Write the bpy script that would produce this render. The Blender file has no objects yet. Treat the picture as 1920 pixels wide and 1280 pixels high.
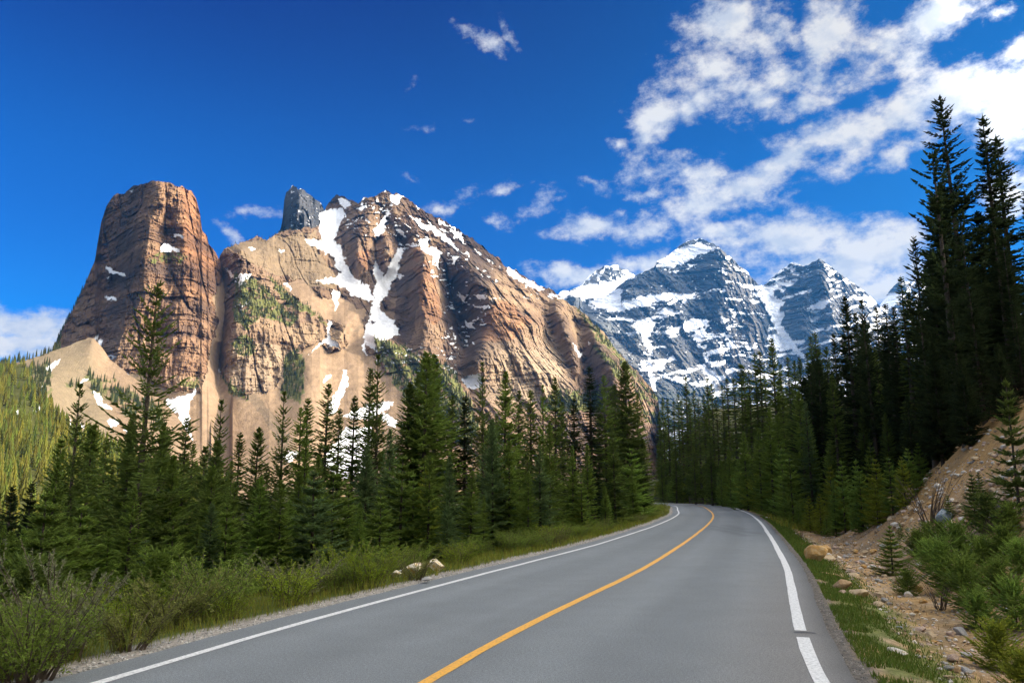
import bpy, math, random
import numpy as np
from mathutils import Vector

C = bpy.context
SC = C.scene
COL = SC.collection
random.seed(7)
RAD = math.radians

# ------------------------------------------------------------------ camera
PX_W, PX_H = 1920, 1280
FOCAL = 1920 * 28 / 36.0
PITCH = RAD(10.7)
EYE = 1.7
cam_data = bpy.data.cameras.new('camera')
cam = bpy.data.objects.new('camera', cam_data)
COL.objects.link(cam)
cam_data.lens = 28
cam_data.sensor_width = 36
cam_data.clip_start = 0.1
cam_data.clip_end = 30000
cam.location = (0, 0, EYE)
cam.rotation_euler = (RAD(90) + PITCH, 0, 0)
SC.camera = cam

# ------------------------------------------------------------------ sun + sky
SUN_AZ = RAD(101)          # clockwise from +Y: from the right and behind
SUN_EL = RAD(20)
sun_dir = Vector((math.sin(SUN_AZ) * math.cos(SUN_EL), math.cos(SUN_AZ) * math.cos(SUN_EL), math.sin(SUN_EL)))
sd = bpy.data.lights.new('sun', 'SUN')
sd.energy = 5.0
sd.angle = RAD(0.53)
sd.color = (1.0, 0.86, 0.68)
sun = bpy.data.objects.new('sun', sd)
COL.objects.link(sun)
sun.rotation_euler = sun_dir.to_track_quat('Z', 'Y').to_euler()

SC.view_settings.view_transform = 'Standard'
SC.view_settings.look = 'None'
SC.view_settings.gamma = 1.0
SC.view_settings.use_curve_mapping = False
SC.view_settings.exposure = 1.08
SC.cycles.use_denoising = True
SC.cycles.max_bounces = 7
SC.cycles.diffuse_bounces = 5
SC.cycles.glossy_bounces = 2
SC.cycles.transparent_max_bounces = 8
SC.cycles.volume_bounces = 1


def pxray(px, py):
    """direction of the photograph's pixel (1920x1280)"""
    x = (np.asarray(px, float) - 960) / FOCAL
    y = (640 - np.asarray(py, float)) / FOCAL
    return x, math.cos(PITCH) - y * math.sin(PITCH), math.sin(PITCH) + y * math.cos(PITCH)


def at(px, py, Y):
    dx, dy, dz = pxray(px, py)
    s = np.asarray(Y, float) / dy
    return dx * s, dy * s, EYE + dz * s


def node(nt, t, **kw):
    n = nt.nodes.new(t)
    for k, v in kw.items():
        setattr(n, k, v)
    return n


def build_world():
    w = bpy.data.worlds.new('World')
    SC.world = w
    w.use_nodes = True
    nt = w.node_tree
    nt.nodes.clear()
    L = nt.links.new
    out = node(nt, 'ShaderNodeOutputWorld')
    bg = node(nt, 'ShaderNodeBackground')
    bg.inputs['Strength'].default_value = 0.15
    sky = node(nt, 'ShaderNodeTexSky', sky_type='NISHITA')
    sky.sun_disc = False
    sky.sun_elevation = SUN_EL
    sky.sun_rotation = SUN_AZ
    sky.altitude = 2200
    sky.air_density = 1.0
    sky.dust_density = 0.35
    sky.ozone_density = 4.0
    hs = node(nt, 'ShaderNodeHueSaturation')
    hs.inputs['Saturation'].default_value = SKY_SAT
    hs.inputs['Value'].default_value = SKY_VAL
    L(sky.outputs['Color'], hs.inputs['Color'])
    # deeper blue the higher it goes (dry, high mountain air)
    tc = node(nt, 'ShaderNodeTexCoord')
    sx = node(nt, 'ShaderNodeSeparateXYZ')
    L(tc.outputs['Generated'], sx.inputs[0])
    el = node(nt, 'ShaderNodeMath', operation='ARCSINE')
    L(sx.outputs['Z'], el.inputs[0])
    az = node(nt, 'ShaderNodeMath', operation='ARCTAN2')
    L(sx.outputs['X'], az.inputs[0])
    L(sx.outputs['Y'], az.inputs[1])
    cv = node(nt, 'ShaderNodeCombineXYZ')
    L(az.outputs[0], cv.inputs['X'])
    L(el.outputs[0], cv.inputs['Y'])
    # cloud coordinates warped by noise
    n1 = node(nt, 'ShaderNodeTexNoise')
    n1.inputs['Scale'].default_value = 14
    n1.inputs['Detail'].default_value = 5
    n1.inputs['Roughness'].default_value = 0.6
    L(cv.outputs[0], n1.inputs['Vector'])
    s1 = node(nt, 'ShaderNodeVectorMath', operation='SUBTRACT')
    L(n1.outputs['Color'], s1.inputs[0])
    s1.inputs[1].default_value = (0.5, 0.5, 0.5)
    s2 = node(nt, 'ShaderNodeVectorMath', operation='MULTIPLY_ADD')
    L(s1.outputs[0], s2.inputs[0])
    s2.inputs[1].default_value = (0.055, 0.05, 0)
    L(cv.outputs[0], s2.inputs[2])
    warped = s2.outputs[0]
    acc = None
    for (px, py, rx, ry, rot, hgt) in CLOUDS:
        hgt = hgt * (0.86 if rx < 70 and px < 1100 and py < 450 else 1.0)
        dx, dy, dz = pxray(px, py)
        a0 = math.atan2(float(dx), float(dy))
        n = math.sqrt(float(dx) ** 2 + float(dy) ** 2 + float(dz) ** 2)
        e0 = math.asin(float(dz) / n)
        k = 1 / FOCAL
        # angular size shrinks off axis
        off = 1 / (1 + ((px - 960) / FOCAL) ** 2 * 0.8 + ((py - 640) / FOCAL) ** 2 * 0.8)
        mp = node(nt, 'ShaderNodeMapping', vector_type='TEXTURE')
        mp.inputs['Location'].default_value = (a0, e0, 0)
        mp.inputs['Rotation'].default_value = (0, 0, RAD(rot))
        mp.inputs['Scale'].default_value = (rx * k * off, ry * k * off, 1)
        L(warped, mp.inputs['Vector'])
        ln = node(nt, 'ShaderNodeVectorMath', operation='LENGTH')
        L(mp.outputs[0], ln.inputs[0])
        m = node(nt, 'ShaderNodeMath', operation='MULTIPLY_ADD')
        L(ln.outputs['Value'], m.inputs[0])
        m.inputs[1].default_value = -hgt * 0.62
        m.inputs[2].default_value = hgt
        if acc is None:
            acc = m.outputs[0]
        else:
            mx = node(nt, 'ShaderNodeMath', operation='SMOOTH_MAX')
            mx.inputs[2].default_value = 0.12
            L(acc, mx.inputs[0])
            L(m.outputs[0], mx.inputs[1])
            acc = mx.outputs[0]
    # sky outside the frame: unseen dense cloud cover, added to brighten the shaded foreground
    n0 = node(nt, 'ShaderNodeTexNoise')
    n0.inputs['Scale'].default_value = 3.2
    n0.inputs['Detail'].default_value = 3
    L(tc.outputs['Generated'], n0.inputs['Vector'])
    m0 = node(nt, 'ShaderNodeMapRange')
    L(n0.outputs['Fac'], m0.inputs['Value'])
    m0.inputs['From Min'].default_value = 0.29
    m0.inputs['From Max'].default_value = 0.50
    m0.inputs['To Max'].default_value = 1.0
    # only where the listed clouds do not reach (angle away from the view axis)
    vd = node(nt, 'ShaderNodeVectorMath', operation='DOT_PRODUCT')
    L(tc.outputs['Generated'], vd.inputs[0])
    vd.inputs[1].default_value = (0, math.cos(PITCH), math.sin(PITCH))
    m1 = node(nt, 'ShaderNodeMapRange')
    L(vd.outputs['Value'], m1.inputs['Value'])
    m1.inputs['From Min'].default_value = 0.76
    m1.inputs['From Max'].default_value = 0.60
    m2 = node(nt, 'ShaderNodeMath', operation='MULTIPLY')
    L(m0.outputs[0], m2.inputs[0])
    L(m1.outputs[0], m2.inputs[1])
    m3 = node(nt, 'ShaderNodeMath', operation='MULTIPLY_ADD')
    L(m2.outputs[0], m3.inputs[0])
    m3.inputs[1].default_value = 1.55
    m3.inputs[2].default_value = -0.62
    mx = node(nt, 'ShaderNodeMath', operation='MAXIMUM')
    L(acc, mx.inputs[0])
    L(m3.outputs[0], mx.inputs[1])
    acc = mx.outputs[0]
    # billows
    n2 = node(nt, 'ShaderNodeTexNoise')
    n2.inputs['Scale'].default_value = 21
    n2.inputs['Detail'].default_value = 9
    n2.inputs['Roughness'].default_value = 0.66
    mpn = node(nt, 'ShaderNodeMapping')
    mpn.inputs['Scale'].default_value = (1.0, 1.45, 1)
    mpn.inputs['Rotation'].default_value = (0, 0, RAD(-12))
    L(cv.outputs[0], mpn.inputs['Vector'])
    L(mpn.outputs[0], n2.inputs['Vector'])
    # rounded cumulus heads on top of the wisps
    vo = node(nt, 'ShaderNodeTexVoronoi', feature='SMOOTH_F1')
    vo.inputs['Scale'].default_value = 17
    vo.inputs['Detail'].default_value = 1.0
    vo.inputs['Roughness'].default_value = 0.5
    vo.inputs['Smoothness'].default_value = 0.6
    vo.normalize = True
    wv = node(nt, 'ShaderNodeVectorMath', operation='MULTIPLY_ADD')
    L(s1.outputs[0], wv.inputs[0])
    wv.inputs[1].default_value = (0.05, 0.05, 0)
    L(mpn.outputs[0], wv.inputs[2])
    L(wv.outputs[0], vo.inputs['Vector'])
    bil = node(nt, 'ShaderNodeMath', operation='MULTIPLY_ADD')
    L(vo.outputs['Distance'], bil.inputs[0])
    bil.inputs[1].default_value = -0.42
    bil.inputs[2].default_value = 0.13
    nsum = node(nt, 'ShaderNodeMath', operation='ADD')
    L(n2.outputs['Fac'], nsum.inputs[0])
    L(bil.outputs[0], nsum.inputs[1])
    ad = node(nt, 'ShaderNodeMath', operation='MULTIPLY_ADD')
    L(nsum.outputs[0], ad.inputs[0])
    ad.inputs[1].default_value = 1.6
    ad.inputs[2].default_value = -0.80
    sm = node(nt, 'ShaderNodeMath', operation='ADD')
    L(acc, sm.inputs[0])
    L(ad.outputs[0], sm.inputs[1])
    dens = node(nt, 'ShaderNodeMapRange', interpolation_type='SMOOTHSTEP')
    L(sm.outputs[0], dens.inputs['Value'])
    dens.inputs['From Min'].default_value = 0.10
    dens.inputs['From Max'].default_value = 0.70
    dens.inputs['To Max'].default_value = 0.97
    # cloud colour: bright billows, greyer thick undersides
    # the same billows sampled a little towards the sun: their difference shades the far sides
    off2 = node(nt, 'ShaderNodeVectorMath', operation='ADD')
    off2.inputs[1].default_value = (0.010, 0.012, 0)
    L(mpn.outputs[0], off2.inputs[0])
    n2b = node(nt, 'ShaderNodeTexNoise')
    n2b.inputs['Scale'].default_value = 21
    n2b.inputs['Detail'].default_value = 5
    n2b.inputs['Roughness'].default_value = 0.55
    L(off2.outputs[0], n2b.inputs['Vector'])
    n2c = node(nt, 'ShaderNodeTexNoise')
    n2c.inputs['Scale'].default_value = 21
    n2c.inputs['Detail'].default_value = 5
    n2c.inputs['Roughness'].default_value = 0.55
    L(mpn.outputs[0], n2c.inputs['Vector'])
    df = node(nt, 'ShaderNodeMath', operation='SUBTRACT')
    L(n2c.outputs['Fac'], df.inputs[0])
    L(n2b.outputs['Fac'], df.inputs[1])
    n3 = node(nt, 'ShaderNodeTexNoise')
    n3.inputs['Scale'].default_value = 11
    n3.inputs['Detail'].default_value = 6
    n3.inputs['Roughness'].default_value = 0.55
    off = node(nt, 'ShaderNodeVectorMath', operation='ADD')
    off.inputs[1].default_value = (3.1, 0.02, 0)
    L(mpn.outputs[0], off.inputs[0])
    L(off.outputs[0], n3.inputs['Vector'])
    cr = node(nt, 'ShaderNodeValToRGB')
    cr.color_ramp.elements[0].position = 0.36
    cr.color_ramp.elements[0].color = (0.70, 0.76, 0.86, 1)
    cr.color_ramp.elements[1].position = 0.60
    cr.color_ramp.elements[1].color = (1.0, 0.985, 0.96, 1)
    shd = node(nt, 'ShaderNodeMath', operation='MULTIPLY_ADD')
    L(df.outputs[0], shd.inputs[0])
    shd.inputs[1].default_value = 0.9
    L(n3.outputs['Fac'], shd.inputs[2])
    L(shd.outputs[0], cr.inputs['Fac'])
    cm = node(nt, 'ShaderNodeVectorMath', operation='SCALE')
    L(cr.outputs['Color'], cm.inputs[0])
    # clouds brighten towards the sun (forward scattering), boosted as added fill for the foreground
    sdn = node(nt, 'ShaderNodeVectorMath', operation='DOT_PRODUCT')
    L(tc.outputs['Generated'], sdn.inputs[0])
    sdn.inputs[1].default_value = tuple(sun_dir)
    sm1 = node(nt, 'ShaderNodeMapRange', interpolation_type='SMOOTHSTEP')
    L(sdn.outputs['Value'], sm1.inputs['Value'])
    sm1.inputs['From Min'].default_value = 0.36
    sm1.inputs['From Max'].default_value = 1.0
    sm1.inputs['To Min'].default_value = CLOUD_VAL
    sm1.inputs['To Max'].default_value = CLOUD_VAL * SUNWARD_FILL
    L(sm1.outputs[0], cm.inputs['Scale'])
    wm = node(nt, 'ShaderNodeMix', data_type='RGBA', blend_type='MULTIPLY')
    wf = node(nt, 'ShaderNodeMapRange', interpolation_type='SMOOTHSTEP')
    L(sdn.outputs['Value'], wf.inputs['Value'])
    wf.inputs['From Min'].default_value = 0.0
    wf.inputs['From Max'].default_value = 0.9
    L(wf.outputs[0], wm.inputs['Factor'])
    L(cr.outputs['Color'], wm.inputs['A'])
    wm.inputs['B'].default_value = (1.0, 0.92, 0.78, 1)
    L(wm.outputs['Result'], cm.inputs[0])
    mix = node(nt, 'ShaderNodeMix', data_type='RGBA')
    L(dens.outputs[0], mix.inputs['Factor'])
    # deep blue tint of the clear sky
    tint = node(nt, 'ShaderNodeMix', data_type='RGBA', blend_type='MULTIPLY')
    tint.inputs['Factor'].default_value = 1
    L(hs.outputs['Color'], tint.inputs['A'])
    tr = node(nt, 'ShaderNodeValToRGB')
    tr.color_ramp.interpolation = 'EASE'
    tr.color_ramp.elements[0].position = 0.0
    tr.color_ramp.elements[0].color = (0.55, 0.92, 1.0, 1)
    tr.color_ramp.elements[1].position = 0.62
    tr.color_ramp.elements[1].color = (0.0, 0.03, 0.50, 1)
    mid_ = tr.color_ramp.elements.new(0.34)
    mid_.color = (0.06, 0.56, 0.90, 1)
    L(sx.outputs['Z'], tr.inputs['Fac'])
    # the sky pales towards the sun
    sds = node(nt, 'ShaderNodeVectorMath', operation='DOT_PRODUCT')
    L(tc.outputs['Generated'], sds.inputs[0])
    sds.inputs[1].default_value = tuple(sun_dir)
    pf = node(nt, 'ShaderNodeMapRange', interpolation_type='SMOOTHSTEP')
    L(sds.outputs['Value'], pf.inputs['Value'])
    pf.inputs['From Min'].default_value = -0.25
    pf.inputs['From Max'].default_value = 0.9
    pm = node(nt, 'ShaderNodeMix', data_type='RGBA')
    L(pf.outputs[0], pm.inputs['Factor'])
    L(tr.outputs['Color'], pm.inputs['A'])
    pm.inputs['B'].default_value = (0.75, 0.95, 1.0, 1)
    L(pm.outputs['Result'], tint.inputs['B'])
    L(tint.outputs['Result'], mix.inputs['A'])
    L(cm.outputs[0], mix.inputs['B'])
    L(mix.outputs['Result'], bg.inputs['Color'])
    L(bg.outputs[0], out.inputs['Surface'])


SKY_SAT, SKY_VAL, CLOUD_VAL, SUNWARD_FILL = 1.40, 0.52, 2.75, 15.5
SKY_TINT = (0.62, 0.86, 1.12, 1)
# clouds: pixel centre, half-widths, tilt, weight
CLOUDS = [
    (1370, 40, 95, 60, 0, 0.75), (1440, 90, 70, 60, 20, 0.7), (1330, 130, 90, 45, -25, 0.6), (1300, 165, 80, 45, 30, 0.55),
    (1560, 60, 60, 80, 10, 0.75), (1650, 90, 70, 60, 10, 0.65), (1745, 30, 110, 45, 10, 0.75), (1600, 110, 80, 30, -30, 0.55),
    (1240, 205, 60, 50, 30, 0.68), (1300, 190, 70, 35, 10, 0.6), (1215, 250, 45, 22, 45, 0.5), (1160, 272, 22, 14, 0, 0.55),
    (1370, 170, 60, 50, -40, 0.55), (1460, 135, 70, 38, -15, 0.72), (1545, 145, 55, 32, -25, 0.66), (1400, 190, 90, 30, -15, 0.55),
    (1510, 195, 90, 22, 5, 0.5), (1720, 130, 60, 55, -40, 0.75), (1820, 175, 140, 60, -10, 0.85), (1900, 220, 80, 60, 0, 0.85),
    (1680, 215, 150, 50, 25, 0.8), (1560, 255, 110, 36, 12, 0.8), (1690, 285, 50, 22, 10, 0.6), (1480, 300, 130, 32, 18, 0.78),
    (1300, 330, 110, 36, -12, 0.72), (1400, 350, 130, 36, 14, 0.78), (1330, 385, 80, 26, 10, 0.72), (1210, 360, 40, 12, -10, 0.5),
    (1110, 345, 40, 12, -15, 0.4), (1130, 428, 90, 24, -4, 0.75), (1230, 425, 55, 22, 5, 0.66), (1390, 410, 40, 12, 0, 0.4),
    (1480, 450, 150, 50, -6, 0.85), (1620, 475, 110, 60, -8, 0.95), (1560, 520, 130, 50, 0, 0.95), (1350, 430, 70, 28, -20, 0.75),
    (1220, 488, 90, 22, 4, 0.72), (1330, 480, 90, 25, 0, 0.7), (1045, 513, 50, 20, -5, 0.75), (1105, 510, 40, 16, 0, 0.66), (1640, 545, 90, 40, 0, 0.85),
    (1900, 360, 60, 45, 0, 0.8), (1900, 95, 40, 30, 0, 0.5), (1860, 20, 30, 16, 0, 0.4),
    (910, 72, 62, 15, -18, 0.62), (965, 75, 30, 9, -40, 0.42), (768, 175, 18, 8, 50, 0.34), (837, 184, 18, 8, 0, 0.36), (880, 228, 22, 8, -20, 0.34),
    (775, 240, 24, 7, 0, 0.28), (770, 342, 24, 7, -15, 0.36), (840, 388, 50, 14, 0, 0.5), (865, 375, 25, 12, 20, 0.4), (940, 425, 28, 14, -35, 0.48),
    (1010, 380, 36, 16, 20, 0.36), (930, 360, 22, 12, 30, 0.34), (970, 348, 24, 6, 10, 0.3), (495, 402, 48, 14, 8, 0.5), (432, 434, 28, 10, -25, 0.42), 
    (40, 605, 90, 32, 0, 1.0), (110, 618, 45, 28, 0, 0.85), (0, 640, 110, 30, 0, 1.0), (60, 655, 90, 22, 0, 0.85),
]
build_world()

# ------------------------------------------------------------------ noise
def _hash(ix, iy, iz, seed):
    h = (ix.astype(np.int64) * 374761393 + iy.astype(np.int64) * 668265263 + iz.astype(np.int64) * 1274126177 + seed * 974634777) & 0xFFFFFFFF
    h = ((h ^ (h >> 13)) * 1274126177) & 0xFFFFFFFF
    h = ((h ^ (h >> 16)) * 2246822519) & 0xFFFFFFFF
    return ((h ^ (h >> 15)) & 0xFFFFFF) / float(0xFFFFFF)


def vnoise(x, y, z=None, seed=0):
    x = np.asarray(x, float)
    y = np.asarray(y, float)
    z = np.zeros_like(x) if z is None else np.asarray(z, float)
    x0, y0, z0 = np.floor(x), np.floor(y), np.floor(z)
    fx, fy, fz = x - x0, y - y0, z - z0
    fx = fx * fx * fx * (fx * (fx * 6 - 15) + 10)
    fy = fy * fy * fy * (fy * (fy * 6 - 15) + 10)
    fz = fz * fz * fz * (fz * (fz * 6 - 15) + 10)
    def g(a, b, c):
        return _hash(x0 + a, y0 + b, z0 + c, seed)
    a = g(0, 0, 0) * (1 - fx) + g(1, 0, 0) * fx
    b = g(0, 1, 0) * (1 - fx) + g(1, 1, 0) * fx
    c = g(0, 0, 1) * (1 - fx) + g(1, 0, 1) * fx
    d = g(0, 1, 1) * (1 - fx) + g(1, 1, 1) * fx
    return ((a * (1 - fy) + b * fy) * (1 - fz) + (c * (1 - fy) + d * fy) * fz) * 2 - 1


def fbm(x, y, z=None, octs=5, seed=0, gain=0.5):
    s, a, n = 0, 1.0, 0
    for o in range(octs):
        s = s + a * vnoise(x * 2 ** o, y * 2 ** o, None if z is None else z * 2 ** o, seed + o * 17)
        n += a
        a *= gain
    return s / n


def ridged(x, y, z=None, octs=4, seed=0, gain=0.55):
    s, a, n = 0, 1.0, 0
    for o in range(octs):
        s = s + a * (1 - 2 * np.abs(vnoise(x * 2 ** o, y * 2 ** o, None if z is None else z * 2 ** o, seed + o * 31)))
        n += a
        a *= gain
    return s / n


def sstep(a, b, x):
    t = np.clip((np.asarray(x, float) - a) / (b - a), 0, 1)
    return t * t * (3 - 2 * t)


def lerp(a, b, t):
    return a + (b - a) * t


# ------------------------------------------------------------------ mesh helpers
def mesh_np(name, verts, faces, mats, smooth=False, colors=None, loops=None):
    """faces: (n,3) or (n,4) array; colors: per-vertex RGB"""
    me = bpy.data.meshes.new(name)
    verts = np.asarray(verts, np.float32)
    faces = np.asarray(faces, np.int32)
    k = faces.shape[1]
    me.vertices.add(len(verts))
    me.vertices.foreach_set('co', verts.ravel())
    me.loops.add(faces.size)
    me.loops.foreach_set('vertex_index', faces.ravel())
    me.polygons.add(len(faces))
    me.polygons.foreach_set('loop_start', np.arange(0, faces.size, k, dtype=np.int32))
    me.polygons.foreach_set('loop_total', np.full(len(faces), k, np.int32))
    me.polygons.foreach_set('use_smooth', np.full(len(faces), smooth, bool))
    if colors is not None:
        at_ = me.color_attributes.new('Col', 'FLOAT_COLOR', 'POINT')
        c4 = np.ones((len(verts), 4), np.float32)
        c4[:, :3] = colors
        at_.data.foreach_set('color', c4.ravel())
    me.update(calc_edges=True)
    for m in (mats if isinstance(mats, (list, tuple)) else [mats]):
        me.materials.append(m)
    return me


def put(name, me, loc=(0, 0, 0), parent=None, **props):
    o = bpy.data.objects.new(name, me)
    COL.objects.link(o)
    o.location = loc
    if parent:
        o.parent = parent
    for k, v in props.items():
        o[k] = v
    return o


def simple_mat(name, color, rough=0.9, noise=None, bump=0.0, bump_scale=30, spec=0.2, attr=None, rnd=0.0, hue=0.0, sss=None):
    """procedural material: base colour (or vertex colour), mottled by noise, with optional bump and per-object variation"""
    m = bpy.data.materials.new(name)
    m.use_nodes = True
    nt = m.node_tree
    L = nt.links.new
    b = nt.nodes['Principled BSDF']
    b.inputs['Roughness'].default_value = rough
    b.inputs['Specular IOR Level'].default_value = spec
    if attr:
        a = node(nt, 'ShaderNodeAttribute', attribute_name=attr)
        colr = a.outputs['Color']
    else:
        r = node(nt, 'ShaderNodeRGB')
        r.outputs[0].default_value = (*color, 1)
        colr = r.outputs[0]
    geo = node(nt, 'ShaderNodeTexCoord')
    if noise:
        for (sc, lo, hi) in noise:
            n = node(nt, 'ShaderNodeTexNoise')
            n.inputs['Scale'].default_value = sc
            n.inputs['Detail'].default_value = 4
            L(geo.outputs['Object'], n.inputs['Vector'])
            mr = node(nt, 'ShaderNodeMapRange')
            L(n.outputs['Fac'], mr.inputs['Value'])
            mr.inputs['From Min'].default_value = 0.3
            mr.inputs['From Max'].default_value = 0.7
            mr.inputs['To Min'].default_value = lo
            mr.inputs['To Max'].default_value = hi
            v = node(nt, 'ShaderNodeVectorMath', operation='SCALE')
            L(colr, v.inputs[0])
            L(mr.outputs[0], v.inputs['Scale'])
            colr = v.outputs[0]
    if rnd or hue:
        oi = node(nt, 'ShaderNodeObjectInfo')
        h = node(nt, 'ShaderNodeHueSaturation')
        mr = node(nt, 'ShaderNodeMapRange')
        L(oi.outputs['Random'], mr.inputs['Value'])
        mr.inputs['To Min'].default_value = 1 - rnd
        mr.inputs['To Max'].default_value = 1 + rnd
        L(mr.outputs[0], h.inputs['Value'])
        wn = node(nt, 'ShaderNodeTexWhiteNoise', noise_dimensions='1D')
        L(oi.outputs['Random'], wn.inputs['W'])
        mr2 = node(nt, 'ShaderNodeMapRange')
        L(wn.outputs['Value'], mr2.inputs['Value'])
        mr2.inputs['To Min'].default_value = 0.5 - hue
        mr2.inputs['To Max'].default_value = 0.5 + hue
        L(mr2.outputs[0], h.inputs['Hue'])
        L(colr, h.inputs['Color'])
        colr = h.outputs[0]
    L(colr, b.inputs['Base Color'])
    if bump:
        n = node(nt, 'ShaderNodeTexNoise')
        n.inputs['Scale'].default_value = bump_scale
        n.inputs['Detail'].default_value = 6
        L(geo.outputs['Object'], n.inputs['Vector'])
        bp = node(nt, 'ShaderNodeBump')
        bp.inputs['Strength'].default_value = 1
        bp.inputs['Distance'].default_value = bump
        L(n.outputs['Fac'], bp.inputs['Height'])
        L(bp.outputs[0], b.inputs['Normal'])
    return m

# ------------------------------------------------------------------ mountains (relief surfaces at their real distance)
def densify(ctrl, stepmax=14):
    pts = []
    for line in ctrl:
        if len(line) == 1:
            pts.append(line[0])
            continue
        for a, b in zip(line[:-1], line[1:]):
            n = max(1, int(math.hypot(b[0] - a[0], b[1] - a[1]) / stepmax))
            for i in range(n):
                t = i / n
                pts.append((a[0] + (b[0] - a[0]) * t, a[1] + (b[1] - a[1]) * t, a[2] + (b[2] - a[2]) * t))
        pts.append(line[-1])
    out, seen = [], set()
    for p in pts:
        k = (round(p[0] / 3), round(p[1] / 3))
        if k not in seen:
            seen.add(k)
            out.append(p)
    return np.array(out, float)


def rbf(ctrl, px, py):
    P = densify(ctrl)
    n = len(P)
    d = np.hypot(P[:, None, 0] - P[None, :, 0], P[:, None, 1] - P[None, :, 1])
    A = np.zeros((n + 3, n + 3))
    A[:n, :n] = d
    A[:n, n] = 1
    A[:n, n + 1] = P[:, 0] / 1000
    A[:n, n + 2] = P[:, 1] / 1000
    A[n:, :n] = A[:n, n:].T
    A[:n, :n] += np.eye(n) * -0.6
    rhs = np.zeros(n + 3)
    rhs[:n] = P[:, 2]
    w = np.linalg.solve(A, rhs)
    shp = px.shape
    x, y = px.ravel(), py.ravel()
    out = np.empty(len(x))
    for i in range(0, len(x), 20000):
        xs, ys = x[i:i + 20000], y[i:i + 20000]
        dd = np.hypot(xs[:, None] - P[None, :, 0], ys[:, None] - P[None, :, 1])
        out[i:i + 20000] = dd @ w[:n] + w[n] + w[n + 1] * xs / 1000 + w[n + 2] * ys / 1000
    return out.reshape(shp)


def inpoly(px, py, poly):
    ins = np.zeros(px.shape, bool)
    n = len(poly)
    for i in range(n):
        x1, y1 = poly[i]
        x2, y2 = poly[(i + 1) % n]
        if y1 == y2:
            continue
        c = ((y1 > py) != (y2 > py)) & (px < (x2 - x1) * (py - y1) / (y2 - y1) + x1)
        ins ^= c
    return ins


def boxblur(a, k, ax):
    p = np.concatenate([np.repeat(a.take([0], ax), k, ax), a, np.repeat(a.take([-1], ax), k + 1, ax)], ax)
    c = np.cumsum(p, ax)
    n = a.shape[ax]
    return (c.take(range(2 * k, 2 * k + n), ax) - c.take(range(0, n), ax)) / (2 * k)


class Relief:
    """a mountain face: columns of photo pixels from base to crest, depth interpolated from ridge and gully lines"""
    def __init__(self, top, base, ctrl, step=1.7, jag=3.0, seed=1, gain=1.0):
        self.seed = seed
        top = np.array(top, float)
        cols = np.arange(top[0, 0], top[-1, 0] + step * 0.5, step)
        t = np.interp(cols, top[:, 0], top[:, 1])
        t0 = t.copy()
        t = t + jag * fbm(cols / 11, cols * 0 + seed, octs=4, seed=seed) - 0.5 * jag * ridged(cols / 16, cols * 0 + seed, octs=3, seed=seed + 4)
        nv = int((base - t.min()) / step)
        v = np.linspace(0, 1, nv)
        self.px = np.repeat(cols[None, :], nv, 0)
        self.py = base + (t0[None, :] - base) * v[:, None] + (t - t0)[None, :] * v[:, None] ** 8
        self.D0 = rbf(ctrl, self.px, self.py)
        if gain != 1:
            sm = self.D0
            for ax, k in ((1, 40), (0, 40), (1, 40), (0, 40)):
                sm = boxblur(sm, k, ax)
            self.D0 = sm + (self.D0 - sm) * gain
        self.X, self.Y, self.Z = at(self.px, self.py, self.D0)
        self.nv, self.nc = self.px.shape

    def zone(self, polys, warp=5, scale=14, soft=0, seed=5):
        wx = self.px + warp * fbm(self.px / scale, self.py / scale, octs=4, seed=seed)
        wy = self.py + warp * fbm(self.px / scale, self.py / scale, octs=4, seed=seed + 50)
        wx = wx + 2.2 * fbm(self.px / 4, self.py / 4, octs=2, seed=seed + 90)
        wy = wy + 2.2 * fbm(self.px / 4, self.py / 4, octs=2, seed=seed + 95)
        m = np.zeros(self.px.shape, bool)
        for p in polys:
            m |= inpoly(wx, wy, p)
        return m

    def build(self, name, disp, color, mat, back=260, label=None, smooth=False):
        D = self.D0 + disp
        X, Y, Z = at(self.px, self.py, D)
        self.X, self.Y, self.Z, self.D = X, Y, Z, D
        nv, nc = self.nv, self.nc
        rows = [np.stack([X, Y, Z], -1)]
        cols = [color]
        # the far side: falls away behind the crest
        cx, cy, cz = X[-1], Y[-1], Z[-1]
        zb = Z[0].min() - 5
        for k in range(1, 9):
            t = (k / 8) ** 1.3
            yy = cy + back * t * (1 + 0.15 * fbm(cx / 60, cx * 0 + k, octs=3, seed=9))
            xx = cx * yy / cy * (1 - 0.0 * t)
            zz = cz + (zb - cz) * t ** 1.15 + (cz - zb) * 0.03 * fbm(cx / 40, yy / 40, octs=3, seed=3) * (t < 0.95)
            zz = np.minimum(zz, cz - 0.25 * back * t * 0.5)
            rows.append(np.stack([xx, yy, zz], -1)[None])
            cols.append(color[-1:, :, :])
        V = np.concatenate(rows, 0)
        Cc = np.concatenate(cols, 0)
        R = V.shape[0]
        i = np.arange(R * nc).reshape(R, nc)
        F = np.stack([i[:-1, :-1], i[:-1, 1:], i[1:, 1:], i[1:, :-1]], -1).reshape(-1, 4)
        me = mesh_np(name, V.reshape(-1, 3), F, mat, smooth=smooth, colors=Cc.reshape(-1, 3))
        o = put(name, me, kind='structure')
        if label:
            o['label'] = label
        return o

    def slope_light(self):
        """surface steepness (0 flat .. 1 vertical) of the undisplaced relief"""
        gx = np.gradient(self.Y, axis=1) / np.maximum(np.gradient(self.X, axis=1), 1e-3)
        return gx


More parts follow.
